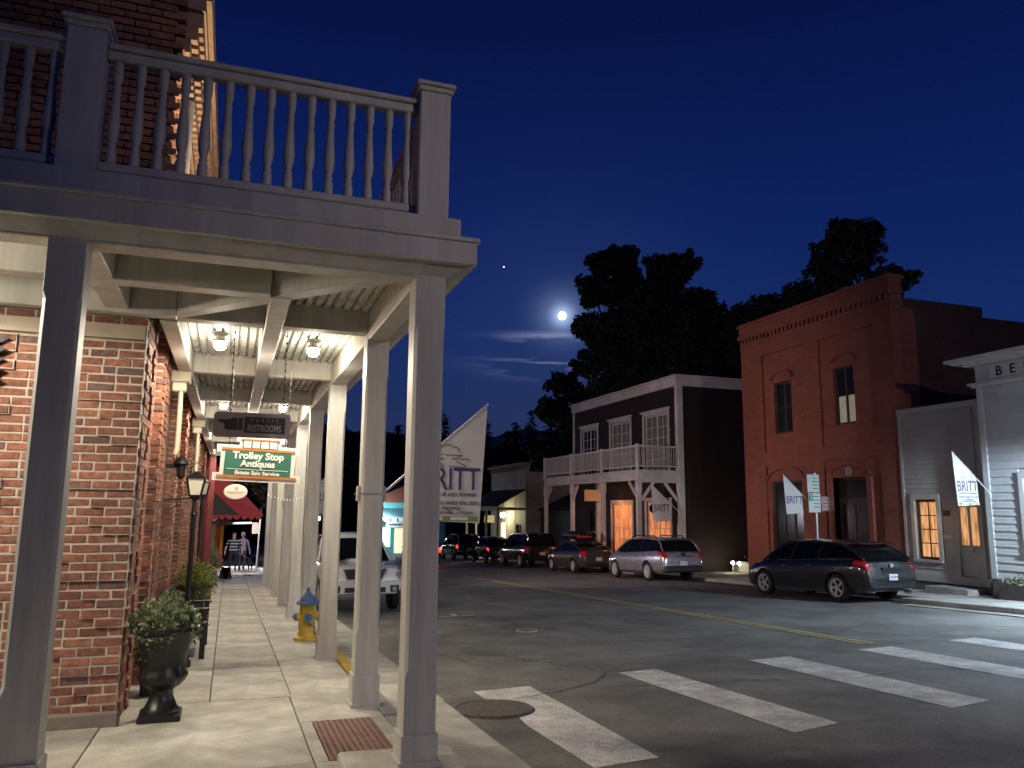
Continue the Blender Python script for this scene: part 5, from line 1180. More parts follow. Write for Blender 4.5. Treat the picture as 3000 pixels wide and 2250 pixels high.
OUT = dict(top=[(-2.55, .66), (-2.54, .86), (-2.49, 1.02), (-2.33, 1.13), (-1.7, 1.13), (.8, 1.05), (1.3, 1.03), (1.95, .93), (2.32, .80), (2.43, .60)], bottom=[(-2.55, .42), (-2.25, .33), (-1.4, .27), (1.5, .25), (2.2, .28), (2.43, .38)], hw=[(-2.55, .78), (-2.45, .87), (-2.0, .92), (-1.3, .935), (1.2, .935), (1.95, .88), (2.32, .74), (2.43, .60)], roof=[(-2.42, 1.12), (-2.2, 1.40), (-1.93, 1.60), (-1.2, 1.65), (-.3, 1.66), (.3, 1.62), (.65, 1.50), (1.38, 1.03)])
p_out = M('paint_silver', (.44, .42, .46), .26, var=.03, scale=30, metal=.65, coat=1)
v, S, GS = car('wagon_car', 'silver wagon with roof rails parked in front of the white balcony', 'car', p_out, 16.22, 28.92, 1, wb=2.74, wr=.36, rim=10, pillars=(.2, -.85), mods=dict(tail=(-2.52, -2.2, 5.6, 7.7)), clad=trim_b, **OUT)
for s in (-1, 1):
    mb = MB().tube([(s*.60, -1.7, 1.60), (s*.61, -1.5, 1.70), (s*.61, .1, 1.72), (s*.60, .35, 1.62)], .022, 6); obj('roof_rail', mb, trim_b, v, local=True, smooth=True)
mb = MB().obox((-.42, -2.56, .96), (.42, -2.56, .96), .03, .03); obj('tailgate_strip', mb, trim_b, v, local=True, bevel=.006)
obj('rear_bumper', MB().box(-.80, .80, -2.61, -2.42, .36, .60), trim_b, v, local=True, bevel=.04)
mb = MB().lathe([(0, -.004), (.06, -.004), (.065, 0), (0, .004)], 16, (0, -2.56, 1.02), ax='y'); obj('emblem', mb, chrome, v, local=True)
SED = dict(top=[(-2.35, .62), (-2.33, .85), (-2.27, 1.00), (-1.85, 1.04), (-1.5, 1.02), (.7, .98), (1.2, .96), (1.85, .86), (2.25, .72), (2.36, .52)], bottom=[(-2.35, .40), (-2.1, .26), (1.5, .20), (2.36, .34)], hw=[(-2.35, .70), (-2.1, .84), (-1.3, .90), (1.2, .90), (1.9, .84), (2.36, .56)], roof=[(-1.95, 1.03), (-1.45, 1.26), (-.95, 1.41), (-.2, 1.46), (.25, 1.42), (.55, 1.32), (1.25, .97)])
p_sed = M('paint_grey_brown', (.085, .078, .074), .28, var=.03, scale=30, metal=.5, coat=1)
v, S, GS = car('sedan_car', 'grey brown car carrying a dark roof box, behind the silver wagon', 'car', p_sed, 16.22, 36.0, 1, wb=2.65, wr=.33, **SED)
t = thing('roof_box', 'dark glossy roof box on the grey brown car', 'roof box', (16.22, 35.9, gz(35.9)+1.42), group=None); mb = MB(); mb.box(-.55, .55, -1.0, 1.0, 0, .42); obj('shell', mb, M('box_black', (.015, .012, .013), .2, var=.03, coat=1), t, bevel=.14, local=True, smooth=True); obj('red_strip', MB().box(-.57, .2, -1.01, -.99, .12, .20), red_l, t, local=True)  # narrow red strip across the rear end of the box
SUVP = dict(top=[(-2.5, .72), (-2.48, 1.0), (-2.42, 1.16), (-1.7, 1.18), (.9, 1.13), (1.3, 1.12), (2.1, 1.03), (2.42, .92), (2.5, .62)], bottom=[(-2.5, .5), (-2.2, .36), (2.2, .34), (2.5, .42)], hw=[(-2.5, .86), (-2.3, .95), (-1.3, .985), (1.3, .985), (2.1, .94), (2.5, .78)], roof=[(-2.46, 1.16), (-2.3, 1.70), (-2.0, 1.84), (-.5, 1.88), (.45, 1.84), (.75, 1.72), (1.4, 1.12)])
p_blk = M('paint_black', (.010, .010, .011), .2, var=.02, scale=30, metal=.2, coat=1)
v, S, GS = car('suv_car', 'large black SUV parked in front of the low shed', 'SUV', p_blk, 16.25, 43.3, 1, wb=3.0, wr=.39, pillars=(.3, -.85), **SUVP)
VIN = dict(top=[(-2.0, .60), (-1.97, .95), (-1.85, 1.12), (-1.3, 1.15), (.55, 1.1), (.9, 1.08), (1.7, 1.0), (1.95, .85), (2.0, .6)], bottom=[(-2.0, .38), (1.9, .34), (2.0, .42)], hw=[(-2.0, .66), (-1.7, .78), (.4, .76), (1.2, .62), (2.0, .42)], roof=[(-1.92, 1.12), (-1.72, 1.50), (-1.2, 1.66), (-.1, 1.68), (.35, 1.62), (.72, 1.1)])
p_red = M('paint_dark_red', (.06, .008, .010), .2, var=.03, scale=30, metal=.2, coat=1)
v, S, GS = car('vintage_car', 'dark red rounded vintage style car with lit red tail lamps', 'car', p_red, 16.25, 50.2, 1, wb=2.6, wr=.36, tail='on', mods=dict(tail=(-1.95, -1.80, 4.2, 5.4)), **VIN)
for s in (-1, 1):
    for y in (-1.3, 1.3):
        mb = MB(); N = 14
        for k in range(N): a0, a1 = PI*k/N-.1, PI*(k+1)/N-.1; mb.obox((s*.82, y-.46*math.cos(a0), .36+.46*math.sin(a0)), (s*.82, y-.46*math.cos(a1), .36+.46*math.sin(a1)), .26, .05, (0, 0, 1))
        obj('fender', mb, p_red, v, local=True, smooth=True)
v, S, GS = car('minivan_car', 'dark SUV with glowing tail light beyond the dark red car', 'SUV', p_blk, 16.2, 57.2, 1, wb=2.9, wr=.37, tail='on', mods=dict(tail=(-2.48, -2.36, 4.2, 6.2)), **SUVP)
v, S, GS = car('moving_car', 'dark car braking far ahead in the traffic lane', 'car', p_blk, 11.6, 50, 1, wb=2.65, wr=.33, tail='on', mods=dict(tail=(-2.34, -2.1, 5.4, 7.6)), **SED)
lamp('brake_glow', v, 'POINT', (11.6, 47.2, gz(47)+.75), 8, (1, .05, .04), .2)
TRK = dict(top=[(-2.45, .72), (-2.43, 1.05), (-1.0, 1.14), (.55, 1.13), (.8, 1.12), (1.6, 1.10), (2.15, 1.04), (2.36, .98), (2.44, .70)], bottom=[(-2.45, .48), (-2.2, .40), (2.1, .40), (2.44, .46)], hw=[(-2.45, .88), (-1.3, .94), (1.3, .945), (2.0, .92), (2.32, .86), (2.44, .74)], roof=[(-1.6, 1.13), (-1.35, 1.66), (-1.0, 1.76), (-.2, 1.80), (.12, 1.74), (.85, 1.13)])
p_wht = M('paint_white', (.60, .595, .58), .25, var=.02, scale=30, coat=1)
tk, S, GS = car('truck', 'white pickup truck parked facing the camera beside the porch posts', 'truck', p_wht, 2.98, 20.75, -1, wb=3.0, wr=.38, pillars=(-.4,), plate='none', front=True, mods=dict(head=(2.02, 2.40, 4.7, 7.0)), **TRK)
obj('grille_surround', MB().prism([(-.50, .98), (.50, .98), (.40, .74), (-.40, .74)], 'y', 2.40, 2.455), chrome, tk, local=True, bevel=.012)
obj('grille', MB().prism([(-.455, .955), (.455, .955), (.37, .765), (-.37, .765)], 'y', 2.452, 2.465), trim_b, tk, local=True)
for k in range(3): obj('grille_bar', MB().box(-.40+.02*k, .40-.02*k, 2.46, 2.475, .90-.055*k, .915-.055*k), trim_b, tk, local=True)
mb = MB().lathe([(.06, 2.47), (.09, 2.49), (.075, 2.475)], 18, (0, 0, .86), ax='y'); mb.v = [(x*1.25, y, (z-.86)*.85+.86) for x, y, z in mb.v]; obj('emblem', mb, chrome, tk, local=True)
obj('bumper', MB().prism([(-.86, .72), (.86, .72), (.90, .60), (.70, .42), (-.70, .42), (-.90, .60)], 'y', 2.36, 2.56), p_wht, tk, local=True, bevel=.035, smooth=True)
obj('lower_intake', MB().box(-.46, .46, 2.555, 2.568, .47, .58), trim_b, tk, local=True, bevel=.01)
for s in (-1, 1): obj('fog_lamp', MB().lathe([(0, 2.568), (.05, 2.568), (.06, 2.55)], 14, (s*.66, 0, .54), ax='y'), head_l, tk, local=True); obj('fog_recess', MB().box(s*.66-.10, s*.66+.10, 2.553, 2.562, .47, .62), trim_b, tk, local=True)
pl = obj('licence_plate', MB().box(-.155, .155, 2.57, 2.582, .60, .75), plate_m, tk, local=True, bevel=.004)
lettering('501FZE', .09, MAT['plate_ink'], tk, tk.matrix_basis @ facing((0, 2.586, .675), (-1, 0, 0), (0, 0, 1)), depth=.001, sx=.85)
obj('hood_scoop', MB().prism([(-.30, 1.115), (.30, 1.115), (.24, 1.19), (-.24, 1.19)], 'y', 1.15, 1.75), p_wht, tk, local=True, bevel=.02)
obj('bed_side', MB().box(-.93, -.80, -2.4, -1.5, 1.0, 1.18).box(.80, .93, -2.4, -1.5, 1.0, 1.18), p_wht, tk, local=True, bevel=.02)

# ------------------------------------------------------------------ trees and hills
bark = M('bark', (.05, .04, .03), .9, var=.3, scale=6, bump=.5)
leafT = [M('tree_leaf', (.030, .045, .018), .7, var=.4, scale=2), M('tree_leaf_light', (.045, .062, .024), .7, var=.4, scale=2)]
def clumps(name, label, base, cl_, n_per, size, seed, cat='tree', group='trees behind the street', trunk=.45, flat=.8):
    t = thing(name, label, cat, base, group=group); rnd = random.Random(seed)
    mb = MB(); z0 = base[2]; zc = min(c[2]-c[3]*.6 for c in cl_)
    b0 = Vector(base); b1 = Vector((base[0], base[1], zc))
    mb.tube([b0, b0.lerp(b1, .5)+Vector((.2, .1, 0)), b1], [trunk, trunk*.8, trunk*.65], 9)
    for c in cl_:
        p = Vector(c[:3]); q = b0.lerp(b1, rnd.uniform(.75, 1)); mid = q.lerp(p, .5)+Vector((rnd.uniform(-.5, .5), rnd.uniform(-.5, .5), -.4)); mb.tube([q, mid, p, p+Vector((rnd.uniform(-.5, .5), 0, c[3]*.6))], [trunk*.45, trunk*.28, trunk*.14, .03], 6)
    obj('trunk', mb, bark, t, smooth=True)
    mb = MB()
    for c in cl_:
        R = c[3]; sub = []
        for k in range(int(14+R*4)):
            d_ = Vector((rnd.gauss(0, 1), rnd.gauss(0, 1), rnd.gauss(0, 1))).normalized(); sub.append((Vector(c[:3])+Vector((d_.x, d_.y, d_.z*flat))*R*rnd.uniform(.45, 1.02), R*rnd.uniform(.14, .36)))
        sub.append((Vector(c[:3]), R*.75))
        tot_ = sum(r*r for _, r in sub)
        for p, r in sub:
            for k in range(int(n_per*R*R*r*r/tot_)):
                d_ = Vector((rnd.gauss(0, 1), rnd.gauss(0, 1), rnd.gauss(0, 1))).normalized(); q = p+d_*r*(rnd.random()**.33)
                a = Vector((rnd.gauss(0, 1), rnd.gauss(0, 1), rnd.gauss(0, .7))).normalized(); b_ = a.cross(Vector((rnd.gauss(0, 1), rnd.gauss(0, 1), rnd.gauss(0, 1)))).normalized(); l = size*rnd.uniform(.6, 1.5)
                mb.add([q-a*l*.5, q+b_*l*.28, q+a*l*.5, q-b_*l*.28], [(0, 1, 2, 3)], rnd.randrange(2))
    obj('crown', mb, leafT, t); return t
clumps('oak_tree', 'big dark leafy tree rising behind the balcony inn beside the moon', (33, 58, gz(58)), [(28.4, 58, 22.2, 1.5), (30.2, 58, 22.6, 1.9), (34.0, 58, 22.6, 1.6), (35.8, 57.5, 22.7, 1.6), (27.6, 58, 19.8, 1.7), (30.8, 58, 19.6, 2.8), (34.8, 58, 19.4, 2.8), (37.4, 58, 18.6, 2.2), (27.6, 58, 16.6, 2.0), (31.0, 58, 16.0, 3.2), (35.6, 58, 15.6, 3.6), (39.2, 58, 16.3, 2.0), (27.6, 58, 13.5, 1.9), (31, 58, 12.0, 3.4), (37, 58.5, 12.4, 4), (41.3, 59, 14.4, 2.4), (29, 58, 10, 2.6), (43, 59, 12, 3), (40.8, 58, 17.5, 1.8), (42.8, 58, 16.8, 2.1), (45.2, 58.5, 16.6, 2.3), (47.6, 59, 16.9, 2.2), (46, 58, 13, 3), (39.4, 57.5, 18.2, 1.7), (42.2, 57.5, 18.4, 2.0), (44.6, 57.5, 18.8, 2.2), (47.2, 58, 19.2, 2.2), (50, 58, 19, 2.2), (33, 57, 9, 5)], 620, .42, 1)
clumps('oak_tree', 'leaning leafy tree standing above the parapet of the red hall', (38, 39.5, gz(40)), [(38, 40.6, 19.9, 1.8), (38, 38.5, 19.6, 1.4), (38, 39.4, 18.2, 1.5), (38, 43.4, 18.6, 1.0), (38, 41.8, 17.6, 1.6), (38, 36.9, 16.2, 1.0), (38, 35.7, 15.7, .8), (38, 38.2, 16.3, .9), (38, 44.1, 16.2, 1.6), (38, 41.0, 14.8, 1.6), (38, 47.1, 15.8, 1.7), (38, 49.6, 16.2, 1.5), (38, 52.3, 16.4, 1.6), (38, 46, 13, 3), (38, 42.4, 19.3, 1.2), (38, 45.2, 17.2, 1.6), (38, 48.2, 17.0, 1.5), (38, 50.5, 14, 2.5)], 820, .29, 2)
clumps('oak_tree', 'rounded tree mass between the inn roof and the red hall', (40, 52, gz(52)), [(40, 53.5, 16.6, 2.6), (40.5, 49.5, 15.5, 2.8), (41, 57, 14.8, 3), (40, 51, 12.5, 3.6), (41, 46.5, 13.4, 2.4), (42, 56, 10, 4)], 500, .42, 3)
clumps('oak_tree', 'smaller bushy tree at the left end of the balcony inn', (28.6, 66, gz(66)), [(28.4, 66, 12.8, 1.6), (30.5, 66, 11.8, 1.8), (27.8, 66, 10.4, 2.0), (30.4, 66.5, 8.8, 2.8), (28.0, 66, 6.2, 2.8), (32.5, 66, 8, 2.6)], 500, .42, 4)
clumps('street_tree', 'low leafy tree far down the left side of the street', (2.2, 47, gz(47)), [(2.0, 47, 2.8, 1.3), (3.3, 48, 2.3, 1.2), (1.2, 46.5, 3.4, 1.2)], 300, .3, 5, trunk=.13)
def conifer(x, y, h, r, seed, label):
    z0 = gz(y); t = thing('conifer_tree', label, 'tree', (x, y, z0), group='conifers on the far slope'); rnd = random.Random(seed); mb = MB(); mb.tube([(x, y, z0), (x, y, z0+h)], [.4, .04], 6); obj('trunk', mb, bark, t); mb = MB()
    for k in range(900):
        u = rnd.random()**.8; z = z0+h*(.12+.88*(1-u)); a = rnd.uniform(0, 2*PI); rr = r*u*(1+.25*math.sin(z*3.2+seed))*rnd.uniform(.2, 1.05); q = Vector((x+rr*math.cos(a), y+rr*math.sin(a), z)); d_ = Vector((math.cos(a), math.sin(a), -.35)); s_ = Vector((-math.sin(a), math.cos(a), 0)); l = rnd.uniform(.5, 1.1)
        mb.add([q, q+d_*l*.6+s_*l*.32, q+d_*l, q+d_*l*.6-s_*l*.32], [(0, 1, 2, 3)])
    obj('crown', mb, leafT[0], t)
labs = ['farthest left dark conifer beside the festival banner', 'second dark conifer right of the festival banner', 'third dark conifer in the gap over the cottage shop', 'slim dark conifer over the cottage shop', 'broad dark conifer over the cottage shop', 'dark conifer above the low shed', 'tall dark conifer next to the bushy tree', 'short dark conifer far down the street', 'dark conifer over the turquoise shop', 'dark conifer seen between the front posts', 'slender conifer seen between the porch posts', 'dark conifer at the end of the street']
for i, (x, h, y) in enumerate(((29, 19.5, 112), (32.4, 17.2, 116), (35.4, 19, 112), (38.2, 17.0, 110), (40.6, 18.8, 113), (43.5, 21, 114), (46, 23, 112), (25.6, 16.5, 118), (22.3, 17.5, 112), (18.6, 16.4, 114), (14.5, 18.5, 116), (10.5, 17, 112))): conifer(x, y, h, 3.1, i, labs[i])
hm = M('hill_forest', (.018, .026, .014), .95, var=.4, scale=.2)
mb = MB(); N = 90; vs = []; 
for i in range(N):
    x = -160+i*5; y = 160-abs(x-20)*.1; hgt = 22.5+4*noise.noise((x*.03, 1, 0))+2.2*noise.noise((x*.15, 4, 0))+.9*noise.noise((x*.9, 2, 0)); vs += [(x, y, -9), (x, y+14, hgt*.75+random.uniform(-.8, .8)), (x, y+60, hgt*1.02+random.uniform(-.8, .8))]
mb.add(vs, [(i*3+k, (i+1)*3+k, (i+1)*3+k+1, i*3+k+1) for i in range(N-1) for k in range(2)]); obj('hill', mb, hm, kind='structure')
# ------------------------------------------------------------------ red shop past the porch
rs2 = thing('red_shop', 'dark red shop past the brick wall with sloping burgundy awning', 'building', (-.7, 34, gz(34)))
burg = M('burgundy_cloth', (.22, .016, .03), .8, var=.1, scale=2); redw = M('red_wall_paint', (.20, .035, .035), .65, var=.15, scale=3)
obj('wall', MB().box(-6, -.72, 29.4, 56, -2.4, 3.6), redw, rs2)
obj('column', MB().box(-.72, -.52, 28.3, 28.5, gz(28.4), 3.3), redw, rs2, bevel=.01)
obj('column', MB().box(-.72, -.54, 31.4, 31.6, gz(31.5), 2.2), redw, rs2, bevel=.01)
mb = MB(); mb.add([(-.7, 30.0, 3.3), (-.7, 38, 3.3), (1.15, 38, 1.37), (1.15, 30.0, 1.37), (-.7, 30.0, 3.25), (-.7, 38, 3.25), (1.15, 38, 1.32), (1.15, 30.0, 1.32)], [(0, 1, 2, 3), (7, 6, 5, 4), (0, 3, 7, 4), (1, 5, 6, 2), (3, 2, 6, 7), (0, 4, 5, 1)]); aw = obj('awning', mb, burg, rs2)
mb = MB().prism([(-.7, 3.25), (1.13, 1.33), (.35, 1.33), (-.7, 2.3)], 'y', 30.02, 30.03); obj('awning_side', mb, burg, aw); mb = MB().prism([(-.7, 2.3), (.35, 1.33), (-.7, 1.33)], 'y', 30.02, 30.03); obj('awning_end_dark', mb, M('awning_dark', (.02, .018, .016), .85), aw)  # awning end: burgundy above, near black triangle at the lower left
for i in range(7): 
    mb = MB(); mb.prism([(-.62+i*.25, 1.34), (-.37+i*.25, 1.34), (-.40+i*.25, 1.22), (-.495+i*.25, 1.17), (-.59+i*.25, 1.22)], 'y', 30.0, 30.012); obj('valance_scallop', mb, burg, aw)
os_ = thing('oval_sign', 'cream oval sign with orange script hanging before the burgundy awning', 'sign', (.15, 28.0, 1.9)); mb = MB(); mb.lathe([(0, -.02), (.36, -.02), (.38, 0), (.36, .02), (0, .02)], 32, ax='y'); mb.v = [(x+.15, y+28.0, z*.66+2.12) for x, y, z in mb.v]; obj('board', mb, M('oval_cream', (.62, .55, .46), .6, var=.06), os_)
# faded orange script on the oval
mb = MB(); sc_m = M('script_orange', (.45, .18, .06), .7, var=0); px = None
for k in range(26):
    u = -.24+.48*k/25; q = (.15+u, 27.975, 2.10+.035*math.sin(k*1.7)+.012*math.sin(k*.6))
    if px: mb.obox(px, q, .012, .004, (0, 1, 0))
    px = q
mb.lathe([(0, -.004), (.05, 0), (0, .004)], 10, (.17, 27.975, 2.24), ax='y'); obj('script', mb, sc_m, os_)
for x in (-.1, .4): chain(os_, (x, 28, 2.3), (x, 28, 3.36), 20)
# goods outside the shop
for i, (x, col, lab) in enumerate(((-.38, (.45, .10, .02), 'orange scarf hanging outside the red shop'), (-.22, (.50, .16, .03), 'tangerine scarf hanging next to the striped one'), (-.50, (.40, .38, .32), 'cream striped scarf hanging outside the red shop'))):
    t = thing('hanging_scarf', lab, 'scarf', (x, 31.2, 0), group='scarves outside the red shop'); mb = MB(); vs = []; n = 10
    for j in range(n+1):
        z = .95-1.55*j/n
        for k in range(5): vs.append((x-.07+.035*k, 31.2+.02*math.sin(k*2+j*.5), z))
    m_ = len(vs); mb.add(vs+[(a, b_+.008, c) for a, b_, c in vs], [(j*5+k, j*5+k+1, (j+1)*5+k+1, (j+1)*5+k) for j in range(n) for k in range(4)]+[(m_+j*5+k, m_+(j+1)*5+k, m_+(j+1)*5+k+1, m_+j*5+k+1) for j in range(n) for k in range(4)]); obj('cloth', mb, M('scarf%d' % i, col, .8, var=.2, scale=12), t)
t = thing('flower_garland', 'bunch of pale dried flowers on a rod above the scarves', 'flowers', (-.3, 31, 1.1)); leafy('blossoms', t, (-.25, 31, 1.02), .38, .2, .10, 420, .08, [M('blossom_cream', (.5, .36, .28), .7), M('blossom_rose', (.42, .2, .16), .7)], 50); mb = MB().tube([(-.6, 31.0, 1.0), (.6, 31.0, 1.0)], .012, 5); obj('rod', mb, lampm, t)
t = thing('tube_light', 'white tube light hanging under the burgundy awning', 'lamp', (.5, 33, 1.0)); mb = MB().tube([(.1, 33, 1.0), (.85, 33.0, 1.02)], .03, 8); obj('tube', mb, M('tube_glow', (.9, .9, .9), .3, var=0, emit=(.95, .95, 1), es=2.2), t, smooth=True); obj('bracket', MB().box(.09, .11, 32.99, 33.01, 1.0, 1.9).box(.8, .82, 32.99, 33.01, 1.02, 1.3), lampm, t)
lamp('tube', t, 'SPOT', (.5, 36.0, 1.1), 380, (.93, .9, 1), .2, aim=(.5, 41, -1.2), spot=120)  # added spot well beyond the tube, lights the walkers from in front
t = thing('canopy_lamp', 'far pavement lamp under the awning behind the walkers', 'lamp', (.6, 46, 2.0)); mb = MB().lathe([(.02, .3), (.16, .1), (.18, .0), (.0, .0)], 14, (.6, 46, 1.5)); obj('shade', mb, lampm, t, smooth=True); mb = MB().lathe([(0, -.08), (.09, -.02), (.1, .02)], 12, (.6, 46, 1.5)); obj('globe', mb, MAT['tube_glow'], t); mb = MB().tube([(.6, 46, 1.7), (-.72, 46, 1.9)], .02, 6); obj('arm', mb, blackm, t)
lamp('bulb', t, 'SPOT', (.6, 45.9, 1.4), 900, (.92, .88, 1), .1, aim=(.6, 43, -1.5), spot=150)
t = thing('sandwich_board', 'small black folding board on the pavement before the red shop', 'sign', (-.02, 33.0, gz(33))); mb = MB(); z0 = gz(33); mb.obox((-.1, 33, z0), (.0, 33, z0+.42), .3, .02, (0, 1, 0)); mb.obox((.1, 33, z0), (.0, 33, z0+.42), .3, .02, (0, 1, 0)); obj('panel', mb, sblk, t)
t = thing('pavement_pole', 'pale steel pole with a small tan notice at the kerb beyond the porch', 'pole', (1.30, 38, gz(38))); mb = MB().tube([(1.28, 38, gz(38)), (1.36, 38, 1.6)], .04, 8); obj('pole', mb, lampm, t, smooth=True); obj('notice', MB().box(1.0, 1.28, 37.95, 37.97, .45, .95), M('notice_tan', (.35, .28, .2), .7), t)
t = thing('string_lights', 'thin string of small fairy lights strung across the porch posts', 'string lights', (1.0, 17, 2.0)); pts = [(.72+.13*i, 16.6, 1.86-.10*math.sin(PI*i/6)) for i in range(7)]; mb = MB().tube(pts, .004, 4); obj('wire', mb, blackm, t); mb = MB()
for i in range(14): u = i/13*6; k = min(5, int(u)); p = Vector(pts[k]).lerp(Vector(pts[k+1]), u-k); mb.lathe([(0, -.014), (.01, 0), (0, .014)], 6, p)
o = obj('bulbs', mb, M('fairy_glow', (.9, .8, .6), .4, var=0, emit=(1, .85, .6), es=1.2), t); o['kind'] = 'stuff'

# ------------------------------------------------------------------ walkers and dog
skin = M('skin', (.50, .28, .20), .6, var=.05); navy = M('trousers_navy', (.012, .014, .022), .85, var=.15); greyT = M('top_lilac', (.35, .30, .36), .8, var=.1)
stripe = M('striped_shirt', (.02, .022, .03), .8, var=0)
tt = stripe.node_tree; tcn = tt.nodes.new('ShaderNodeTexCoord'); sp_ = tt.nodes.new('ShaderNodeSeparateXYZ'); tt.links.new(tcn.outputs['Object'], sp_.inputs[0]); mm = tt.nodes.new('ShaderNodeMath'); mm.operation = 'FRACT'; m0 = tt.nodes.new('ShaderNodeMath'); m0.operation = 'MULTIPLY'; m0.inputs[1].default_value = 7; tt.links.new(sp_.outputs[2], m0.inputs[0]); tt.links.new(m0.outputs[0], mm.inputs[0]); gt = tt.nodes.new('ShaderNodeMath'); gt.operation = 'GREATER_THAN'; gt.inputs[1].default_value = .72; tt.links.new(mm.outputs[0], gt.inputs[0]); mxc = tt.nodes.new('ShaderNodeMix'); mxc.data_type = 'RGBA'; tt.links.new(gt.outputs[0], mxc.inputs['Factor']); mxc.inputs['A'].default_value = (.018, .02, .028, 1); mxc.inputs['B'].default_value = (.5, .5, .52, 1); tt.links.new(mxc.outputs['Result'], tt.nodes['Principled BSDF'].inputs['Base Color'])
def skin_mesh(name, verts, edges, root, mats, pick, parent, subd=2):
    me = bpy.data.meshes.new(name); me.from_pydata([v[:3] for v in verts], edges, []); o = bpy.data.objects.new(name, me); C.objects.link(o)
    sm = o.modifiers.new('s', 'SKIN'); sm.use_smooth_shade = True
    for i, v in enumerate(verts):
        d_ = me.skin_vertices[0].data[i]; d_.radius = (v[3], v[4] if len(v) > 4 else v[3]); d_.use_root = (i == root)
    o.modifiers.new('ss', 'SUBSURF').levels = subd
    m2 = bpy.data.meshes.new_from_object(o.evaluated_get(bpy.context.evaluated_depsgraph_get())); bpy.data.objects.remove(o)
    m2.materials.clear()
    for m_ in mats: m2.materials.append(m_)
    for p in m2.polygons: p.material_index = pick(p.center); p.use_smooth = True
    return obj(name, m2, None, parent, local=True)
def person(label, x, y, shirt, trous, hair, hair_c, hold=None, h=1.75, stout=1.15, sleeve=1.12):
    t = thing('person', label, 'person', (x, y, gz(y)), PI); k = h/1.75; s = stout    # the figure faces -y (towards the camera)
    V = [(0, 0, .93, .15*s, .12*s), (0, 0, 1.12, .155*s, .125*s), (0, 0, 1.32, .165*s, .12*s), (0, 0, 1.46, .085, .075), (0, .01, 1.53, .058), (0, .015, 1.60, .085, .095), (0, .01, 1.69, .082, .098), (0, 0, 1.755, .045, .055)]
    E = [(0, 1), (1, 2), (2, 3), (3, 4), (4, 5), (5, 6), (6, 7)]
    def limb(ch, root_):
        p = root_
        for c in ch: V.append(c); E.append((p, len(V)-1)); p = len(V)-1
    for sg in (-1, 1):
        st = .16*sg
        limb([(sg*.20*s, -.01, 1.40, .07), (sg*.27*s, -.02, 1.16, .052), (sg*(.29*s+.03), .08-.05*sg, .96, .04), (sg*(.29*s+.04), .11-.05*sg, .86, .034), (sg*(.29*s+.04), .12-.05*sg, .80, .026)], 2)
        limb([(sg*.10*s, .0, .86, .105*s), (sg*.11*s, .04+st*.45, .50, .072), (sg*.10*s, -.02+st*.7, .12, .05), (sg*.10*s, -.02+st*.75, .05, .05), (sg*.11*s, .10+st*.75, .035, .04)], 0)
    V = [(a[0]*k, a[1]*k, a[2]*k, *[r*k for r in a[3:]]) for a in V]
    def pick(c):
        z = c.z/k
        if z > 1.475: return 0
        if abs(c.x)/k > .215*s and z < sleeve: return 0
        if z > .90: return 1
        return 2 if z > .085 else 3
    b_ = skin_mesh('body', V, E, 0, [skin, shirt, trous, M('shoes', (.03, .02, .015), .6)], pick, t)
    hm_ = MB().lathe([(.0, .105), (.05, .098), (.085, .06), (.10, .0), (.098, -.05), (.07, -.075)], 16); hm_.v = [(a*k, (b2*1.05-.02)*k, (c+1.685)*k) for a, b2, c in hm_.v]; hm_.v = [(a, b2, c if b2 < .03*k else max(c, (1.70+.25*max(0, b2))*k)) for a, b2, c in hm_.v]
    obj('hair', hm_, hair_c, t, local=True, smooth=True)
    for sg in (-1, 1):
        obj('eye', MB().lathe([(0, -.007), (.008, 0), (0, .007)], 6, (sg*.033*k, .088*k, 1.645*k)), M('eye_dark', (.02, .015, .01), .3), t, local=True)
        for f in range(5):
            fx = sg*(.29*s+.04+ (-.02+.01*f)); mb = MB().tube([(fx*k, (.12-.05*sg+.004*f)*k, .81*k), ((fx)*k, (.135-.05*sg+.004*f)*k, .765*k), ((fx-.004*sg)*k, (.14-.05*sg+.006*f)*k, (.735+(.012 if f in (0, 4) else 0))*k)], [.009*k, .008*k, .006*k], 6); obj('finger', mb, skin, t, local=True)
    nb = MB(); nb.add([(0, .092*k, 1.655*k), (.014*k, .088*k, 1.605*k), (-.014*k, .088*k, 1.605*k), (0, .118*k, 1.612*k)], [(0, 1, 3), (0, 3, 2), (1, 2, 3), (0, 2, 1)]); obj('nose', nb, skin, t, local=True)
    obj('mouth', MB().box(-.024*k, .024*k, .086*k, .094*k, 1.573*k, 1.580*k), M('lip', (.3, .1, .09), .5), t, local=True)
    return t
person('person in a dark striped polo and dark trousers walking towards the camera', .30, 41.0, stripe, navy, 'short', M('hair_brown', (.05, .035, .025), .8), h=1.76, stout=1.2)
person('person with white hair and lilac top walking behind, holding a leash', .72, 41.7, greyT, M('trousers_slate', (.06, .06, .075), .8), 'short', M('hair_white', (.62, .60, .56), .8), h=1.78, stout=1.0)
dg = thing('dog', 'small black dog on a leash walking towards the camera', 'dog', (1.10, 40.8, gz(40.8)), PI); dm = M('dog_black', (.012, .011, .014), .8, var=.2, bump=.4, scale=30)
V = [(0, -.22, .38, .085), (0, 0, .37, .09), (0, .20, .40, .105, .10), (0, .30, .52, .06), (0, .36, .60, .065), (0, .46, .57, .034), (0, -.34, .46, .022), (0, -.42, .55, .014)]; E = [(0, 1), (1, 2), (2, 3), (3, 4), (4, 5), (0, 6), (6, 7)]
